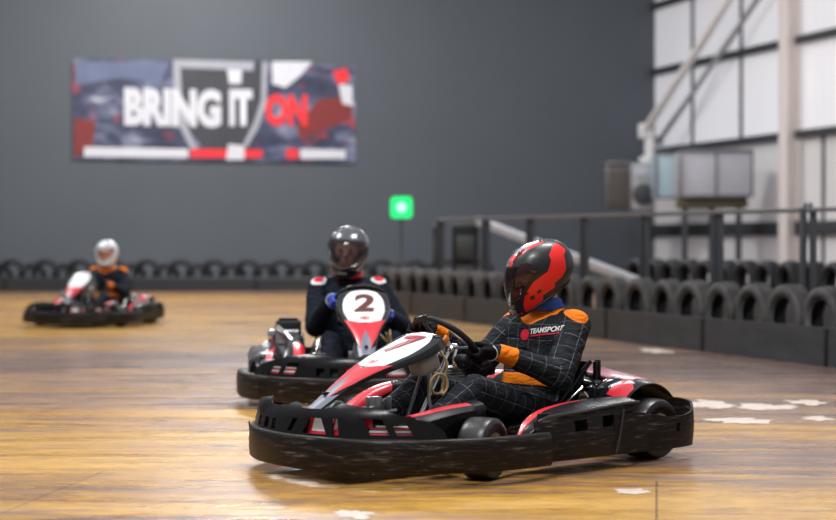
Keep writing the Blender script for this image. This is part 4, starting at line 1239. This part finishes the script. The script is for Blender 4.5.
bl_ = [('printed_shape', [(74, 118), (96, 122), (92, 150), (74, 158)], 'banner_rust', -.013),
       ('printed_shape', [(75, 62), (170, 62), (160, 84), (120, 78), (76, 86)], 'banner_blue', -.0125),
       ('printed_shape', [(172, 60), (268, 61), (262, 125), (246, 150), (205, 150), (186, 128), (175, 100)], 'banner_dark', -.0135),
       ('printed_shape', [(318, 100), (352, 96), (352, 118), (330, 128), (300, 140), (296, 126)], 'banner_rust', -.013),
       ('printed_shape', [(272, 62), (312, 62), (300, 76), (285, 88), (272, 84)], 'banner_white', -.013),
       ('printed_shape', [(332, 72), (346, 68), (350, 80), (338, 86)], 'banner_red', -.0132),
       ('printed_shape', [(338, 84), (352, 86), (352, 106), (342, 104)], 'banner_white', -.0131),
       ('printed_frame', [(173, 60), (180, 60), (182, 100), (188, 128), (197, 150), (191, 150), (180, 128), (174, 100)], 'banner_grey', -.015),
       ('printed_frame', [(262, 62), (267, 62), (266, 104), (258, 128), (246, 148), (243, 144), (254, 122), (261, 100)], 'banner_grey', -.015),
       ('printed_frame', [(180, 60), (254, 62), (253, 71), (181, 68)], 'banner_grey', -.016),
       ('printed_frame', [(226, 62), (242, 62), (241, 84), (229, 84)], 'banner_white', -.0155),
       ('printed_stripe', [(84, 147), (188, 149), (188, 158), (84, 157)], 'banner_white', -.017),
       ('printed_stripe', [(190, 149), (262, 150), (262, 158), (190, 158)], 'banner_red', -.017),
       ('printed_stripe', [(228, 144), (244, 146), (244, 160), (226, 160)], 'banner_white', -.018),
       ('printed_stripe', [(286, 149), (298, 149), (298, 159), (286, 159)], 'banner_red', -.017),
       ('printed_stripe', [(300, 149), (345, 150), (345, 159), (300, 159)], 'banner_white', -.017)]
for a in bl_: patch_(*a)
def btext(body, px0, px1, py0, py1, m):
    x0, z0 = bl(px0, py1); x1, z1 = bl(px1, py0)
    o = text_on('banner_lettering', body, lambda x, y: (x0 + (x1 - x0) * x, -.024, z0 + (z1 - z0) * y), M[m], bo, bold=.06)
btext('BRING', 124, 221, 90, 126, 'banner_white')
btext('IT', 229, 252, 90, 126, 'banner_white')
btext('ON', 265, 307, 95, 126, 'banner_red')

# green start signal on its post
g = empty('signal_light', at(401.5, 207.5, 30.0)); tag(g, 'small square green signal light glowing in front of the grey wall', 'signal light')
def rsq(mb, hw, r, y0, y1, m=0, n=6):
    ring = []
    for q, (sx_, sz_) in enumerate(((1, 1), (-1, 1), (-1, -1), (1, -1))):
        for i in range(n + 1):
            a = q * PI / 2 + i / n * PI / 2; ring.append((sx_ * (hw - r) + r * math.cos(a), sz_ * (hw - r) + r * math.sin(a)))
    k = len(ring); V = [(x, y0, z) for x, z in ring] + [(x, y1, z) for x, z in ring]
    F = [[i, (i + 1) % k, k + (i + 1) % k, k + i] for i in range(k)] + [list(range(k)), list(range(k, 2 * k))[::-1]]
    mb.add(V, F, m)
mb = MB(); rsq(mb, .19, .07, -.05, .0); mb.build('lens', M['green'], g)
mb = MB(); rsq(mb, .192, .072, .0, .10); mb.build('housing', M['plastic_matte'], g)
mb = MB(); mb.tube([(0, .05, -.15), (0, .05, -(g.location.z))], .022, 8); mb.lathe([(.12, 0), (.12, .03)], (0, .05, -g.location.z), (0, 0, 1), 16); mb.build('post', M['rail'], g)

# tyre barriers ---------------------------------------------------
def tyre_mesh(hw=.095):
    mb = MB(); r = .31
    pr = [(.185, -.065), (.20, -.085), (.24, -hw - .008), (.275, -hw), (.297, -hw * .85), (.306, -hw * .55), (.31, 0), (.306, hw * .55), (.297, hw * .85), (.275, hw), (.24, hw + .008), (.20, .085), (.185, .065), (.195, .05), (.25, .075), (.285, .05), (.29, 0), (.285, -.05), (.25, -.075), (.195, -.05)]
    mb.lathe(pr, (0, 0, 0), (0, 1, 0), 40, closed=True)
    # tread blocks
    for i in range(40):
        a = 2 * PI * i / 40
        for y in (-.055, 0, .055):
            mb.box((math.cos(a) * .309, y, math.sin(a) * .309), (.012, .036, .036), .0, Matrix.Rotation(-a, 3, 'Y'))
    return mb
proto = tyre_mesh().build('tyre', M['tyre'], angle=35)
proto2 = tyre_mesh(.13).build('tyre', M['tyre_dark'], angle=35)
proto_used = False
used = set()
def put_tyre(p, yaw, spin, label, group, sc_=1, lean=0, proto=proto):
    if proto.name not in used: o = proto; used.add(proto.name)
    else: o = proto.copy(); COL.objects.link(o)
    o.location = p; o.rotation_mode = 'YXZ'; o.rotation_euler = (lean, spin, yaw); o.scale = (sc_, sc_, sc_)
    o['label'] = label; o['category'] = 'tyre'; o['group'] = group
    return o
# near right barrier: from (3.6,12.8) to (-.6,25.4)
BA = Vector((3.86 + .3546 * 4.2, 12.2 - 4.2, 0)); BB = Vector((-.75, 25.2, 0)); bd = (BB - BA); BL = bd.length; bd.normalize(); bn = Vector((-bd.y, bd.x, 0))
if bn.x < 0: bn = -bn       # away from the track
byaw = math.atan2(bd.y, bd.x)
nT = int(BL / .565)
for i in range(nT):
    p = BA + bd * (.125 + i * .565) + bn * (.17 + random.uniform(-.02, .02)); p.z = .365
    put_tyre(p, byaw + random.uniform(-.05, .05), random.uniform(0, 6), 'old car tyre on edge in the row along the barrier beside the metal railing', 'tyres along the right barrier', random.uniform(.885, .905))
# barrier panels
def panel(p0, p1, label, group, h=.315, side=-1, mat='barrier'):
    d_ = p1 - p0; L_ = d_.length
    o = empty('track_barrier', p0, math.atan2(d_.y, d_.x))
    mb = MB()
    # cross-section: slight batter
    prof = [(-.035, 0), (.035, 0), (.030, h), (-.012, h), (-.028, h - .02)]
    V = []; F = []
    for x in (.006, L_ - .006):
        for (y, z) in prof: V.append((x, y, z))
    k = 5
    F = [[i, (i + 1) % k, k + (i + 1) % k, k + i] for i in range(k)] + [list(range(k))[::-1], list(range(k, 2 * k))]
    mb.add(V, F); mb.build('board', M[mat], o, smooth=False)
    mb = MB(); mb.box((L_ - .02, 0, h / 2), (.05, .085, h * .98), .006)
    mb.build('joint_strip', M['plastic_matte'], o)
    mb = MB(); mb.box((L_ / 2, side * .21, .04), (L_ - .02, .32, .075), .006); mb.build('ledge', M['barrier'], o)
    tag(o, label, 'barrier', group); return o
npn = 9
for i in range(npn):
    a = BA + bd * (BL * i / npn); b = BA + bd * (BL * (i + 1) / npn)
    panel(a, b, 'dark barrier board at the foot of the tyre row beside the metal railing', 'right barrier boards')
# far barrier, parallel with the back wall
FA = Vector((-13.5, 34.4, 0)); fd = Vector((.9925, .06, 0)).normalized(); 
fyaw = math.atan2(fd.y, fd.x); fn = Vector((-fd.y, fd.x, 0))
for i in range(22):
    p = FA + fd * (.35 + i * .69) + fn * .20; p.z = .080 + .30
    put_tyre(p, fyaw + random.uniform(-.05, .05), random.uniform(0, 6), 'old car tyre standing on edge in the far row below the grey wall', 'tyres along the far barrier', random.uniform(.94, .96), 0, proto2)
for i in range(21):
    p = FA + fd * (.70 + i * .69) + fn * .62; p.z = .295
    put_tyre(p, fyaw, random.uniform(0, 6), 'old car tyre standing on edge in the far row below the grey wall', 'tyres along the far barrier', .94, 0, proto2)
for i in range(6):
    panel(FA + fd * (i * 2.55), FA + fd * ((i + 1) * 2.55), 'dark barrier board at the foot of the far tyre row', 'far barrier boards', .30, 1, 'barrier_dark')
# raised tyre row beyond the railing
RA = Vector((6.67, 14.87, 0)); RB = Vector((3.05, 24.9, 0)); rd = RB - RA; RL = rd.length; rd.normalize(); ryaw = math.atan2(rd.y, rd.x)
ro = empty('plinth_wall', RA, ryaw); mb = MB(); mb.box((RL / 2, 0, .14), (RL, .5, .28), .02); mb.build('block', M['barrier'], ro)
mb = MB()
for i in range(8): mb.box((RL * (i + .5) / 8, 0, .284), (.04, .5, .012), .002)
mb.build('joint', M['plastic_matte'], ro)
tag(ro, 'low dark plinth beyond the railing carrying a second row of tyres', 'plinth')
for i in range(int(RL / .50)):
    p = RA + rd * (.25 + i * .50); p.z = .284 + .25
    put_tyre(p, ryaw + random.uniform(-.08, .08), random.uniform(0, 6), 'dark tyre standing on edge in the second row beyond the railing', 'tyres beyond the railing', .79, 0, proto2)

# railing ------------------------------------------------------------
r0 = Vector((3.87, 15.8, 0)); r1 = Vector((.31, 23.6, 0)); rdir = (r1 - r0).normalized()
ry = math.atan2(rdir.y, rdir.x)
rail = empty('metal_railing', r0, ry); tag(rail, 'long dark grey metal railing behind the right tyre barrier', 'railing')
Lr = (r1 - r0).length
mb = MB(); mb.box((Lr / 2 - 2.6, 0, 1.315), (Lr + 5.4, .06, .045), .01); mb.build('handrail', M['rail_light'], rail)
post_s = [-4.9, -3.6, -2.2, -.9, .39, 1.88, 3.29, 4.61, 5.95, 7.17, Lr]
for i, s_ in enumerate(post_s):
    mb = MB()
    if i == 4:
        mb.box((s_ - .035, -.03, .67), (.06, .05, 1.34), .006); mb.box((s_ + .04, .03, .67), (.06, .05, 1.34), .006)
        for dx in (-.035, .04): mb.lathe([(.02, 0), (.02, .03), (.01, .05)], (s_ + dx, 0, 1.335), (0, 0, 1), 8)
    else:
        mb.box((s_, -.025, .66), (.075, .05, 1.30), .006); mb.box((s_ + .035, .02, .66), (.02, .05, 1.30), .004)
    mb.box((s_, 0, .012), (.18, .16, .024), .004)
    mb.build('post', M['rail'], rail)
# sloping pale handrail behind
a = at(478, 221, 26.0); b = at(648, 286, 22.6)
hr = empty('sloping_handrail', b); d_ = a - b; rot = d_.to_track_quat('Z', 'Y').to_matrix()
mb = MB(); mb.box(d_ / 2, (.10, .13, d_.length), .02, rot); mb.build('rail_bar', M['brace_grey'], hr)
mb = MB()
for t_ in (.05, .5, .97):
    p = d_ * t_; zz = b.z + p.z; mb.tube([(p.x, p.y, p.z), (p.x, p.y, p.z - zz)], .025, 8)
mb.build('support', M['rail'], hr)
tag(hr, 'pale grey sloping handrail running down behind the railing', 'handrail')
# dark equipment behind the far end of the railing
def dark_unit(px0, px1, py0, Y, label, name):
    x0 = (px0 - 418) / 1700 * Y; x1 = (px1 - 418) / 1700 * Y; z1 = 1 + (243 - py0) / 1700 * Y
    o = empty(name, ((x0 + x1) / 2, Y, 0)); w = x1 - x0
    mb = MB(); mb.box((0, 0, z1 / 2), (w, .5, z1), .05, seg=3); mb.build('cabinet_body', M['plastic_matte'], o)
    mb = MB(); mb.box((0, -.26, z1 * .72), (w * .7, .03, z1 * .28), .03); mb.build('panel', M['girt'], o)
    mb = MB(); mb.box((0, -.27, z1 * .35), (w * .75, .03, z1 * .3), .02); mb.box((w * .3, -.29, z1 * .55), (.02, .03, .12), .005); mb.build('door', M['barrier'], o)
    tag(o, label, 'cabinet')
dark_unit(452, 478, 224, 26.5, 'black equipment cabinet behind the far end of the railing', 'equipment_cabinet')
dark_unit(433, 442, 226, 25.6, 'narrow black cabinet at the very end of the railing', 'equipment_cabinet')

# white worn paint marks on the floor
def scuff_patch(px0, px1, py, hpx, label):
    Y = 1700 / (py - 243); w = (px1 - px0) / 1700 * Y; x = ((px0 + px1) / 2 - 418) / 1700 * Y
    dY = 1700 / (py - 243 - hpx / 2) - 1700 / (py - 243 + hpx / 2)
    rnd = random.Random(int(px0)); V = []; n = 60
    for j in range(n):
        a = 2 * PI * j / n; k = .72 + .5 * noise.noise(Vector((math.cos(a) * 1.9, math.sin(a) * 1.9, px0 * .37))) + .09 * rnd.uniform(-1, 1)
        k = max(.35, k)
        V.append((w / 2 * math.cos(a) * k * 1.25, dY / 2 * math.sin(a) * k * 1.25, .002))
    V.append((0, 0, .002))
    o = make('paint_mark', V, [[n, j, (j + 1) % n] for j in range(n)], M['floorwhite'], None, False)
    o.location = (x, Y, 0); o['kind'] = 'thing'; tag(o, label, 'floor mark')
scuff_patch(690, 738, 405, 8, 'ragged white paint patch on the floor right of the nearest kart, closest to its rear')
scuff_patch(735, 800, 407, 7, 'long ragged white paint patch in the middle right of the floor')
scuff_patch(790, 832, 403, 5, 'thin pale paint streak on the floor at the right edge')
scuff_patch(703, 775, 421, 7, 'lower white paint streak on the floor behind the nearest kart')
scuff_patch(800, 836, 419, 5, 'short white paint streak at the right edge, below the others')
scuff_patch(617, 652, 492, 6, 'small pale paint scrap on the floor in the right foreground')
scuff_patch(333, 378, 515, 8, 'pale pink-white paint scrap at the bottom edge of the floor')
scuff_patch(642, 668, 351, 5, 'pale spot on the floor near the right barrier board')

# unseen area lights added above the frame as overhead light, no lamp bodies
k = 0
for (x, y, z, w, e) in [(-5, 12, 8.5, 2.2, 480), (2, 10, 8.5, 2.2, 520), (-2, 4, 8.0, 2.2, 520), (-9, 24, 9, 2.2, 520), (-1, 25, 9, 2.2, 600), (-3.2, 33, 9.8, 2.6, 1100), (5.5, 29, 9.5, 2.0, 260)]:
    ld = bpy.data.lights.new('overhead_light', 'AREA'); ld.shape = 'RECTANGLE'; ld.size = w; ld.size_y = w * .6; ld.energy = e; ld.color = (1, .995, .985)
    lo = bpy.data.objects.new('overhead_light', ld); COL.objects.link(lo); lo.location = (x, y, z - .08)
    k += 1

# world: soft daylight from roof panels
w = bpy.data.worlds.new('hall light'); sc.world = w; w.use_nodes = True
nt = w.node_tree; bg = nt.nodes['Background']
tc = nt.nodes.new('ShaderNodeTexCoord'); sx = nt.nodes.new('ShaderNodeSeparateXYZ'); nt.links.new(tc.outputs['Generated'], sx.inputs[0])
rp = nt.nodes.new('ShaderNodeValToRGB'); nt.links.new(sx.outputs['Z'], rp.inputs['Fac'])
rp.color_ramp.elements[0].position = 0; rp.color_ramp.elements[0].color = (.22, .24, .28, 1)
rp.color_ramp.elements[1].position = .6; rp.color_ramp.elements[1].color = (.88, .91, 1, 1)
nt.links.new(rp.outputs['Color'], bg.inputs['Color']); bg.inputs['Strength'].default_value = .50

# camera
cd = bpy.data.cameras.new('camera'); cam = bpy.data.objects.new('camera', cd); COL.objects.link(cam)
cd.sensor_width = 36; cd.lens = 36 * 1700 / 836
cam.location = (0, 0, 1.0); cam.rotation_euler = (PI / 2 - math.atan(17 / 1700), 0, 0)
cd.dof.use_dof = True; cd.dof.focus_distance = 7.75; cd.dof.aperture_fstop = 1.75
cd.clip_end = 200
sc.camera = cam
sc.view_settings.view_transform = 'Standard'; sc.view_settings.look = 'None'; sc.view_settings.exposure = 0.0
try:
    sc.cycles.use_denoising = True
except Exception: pass
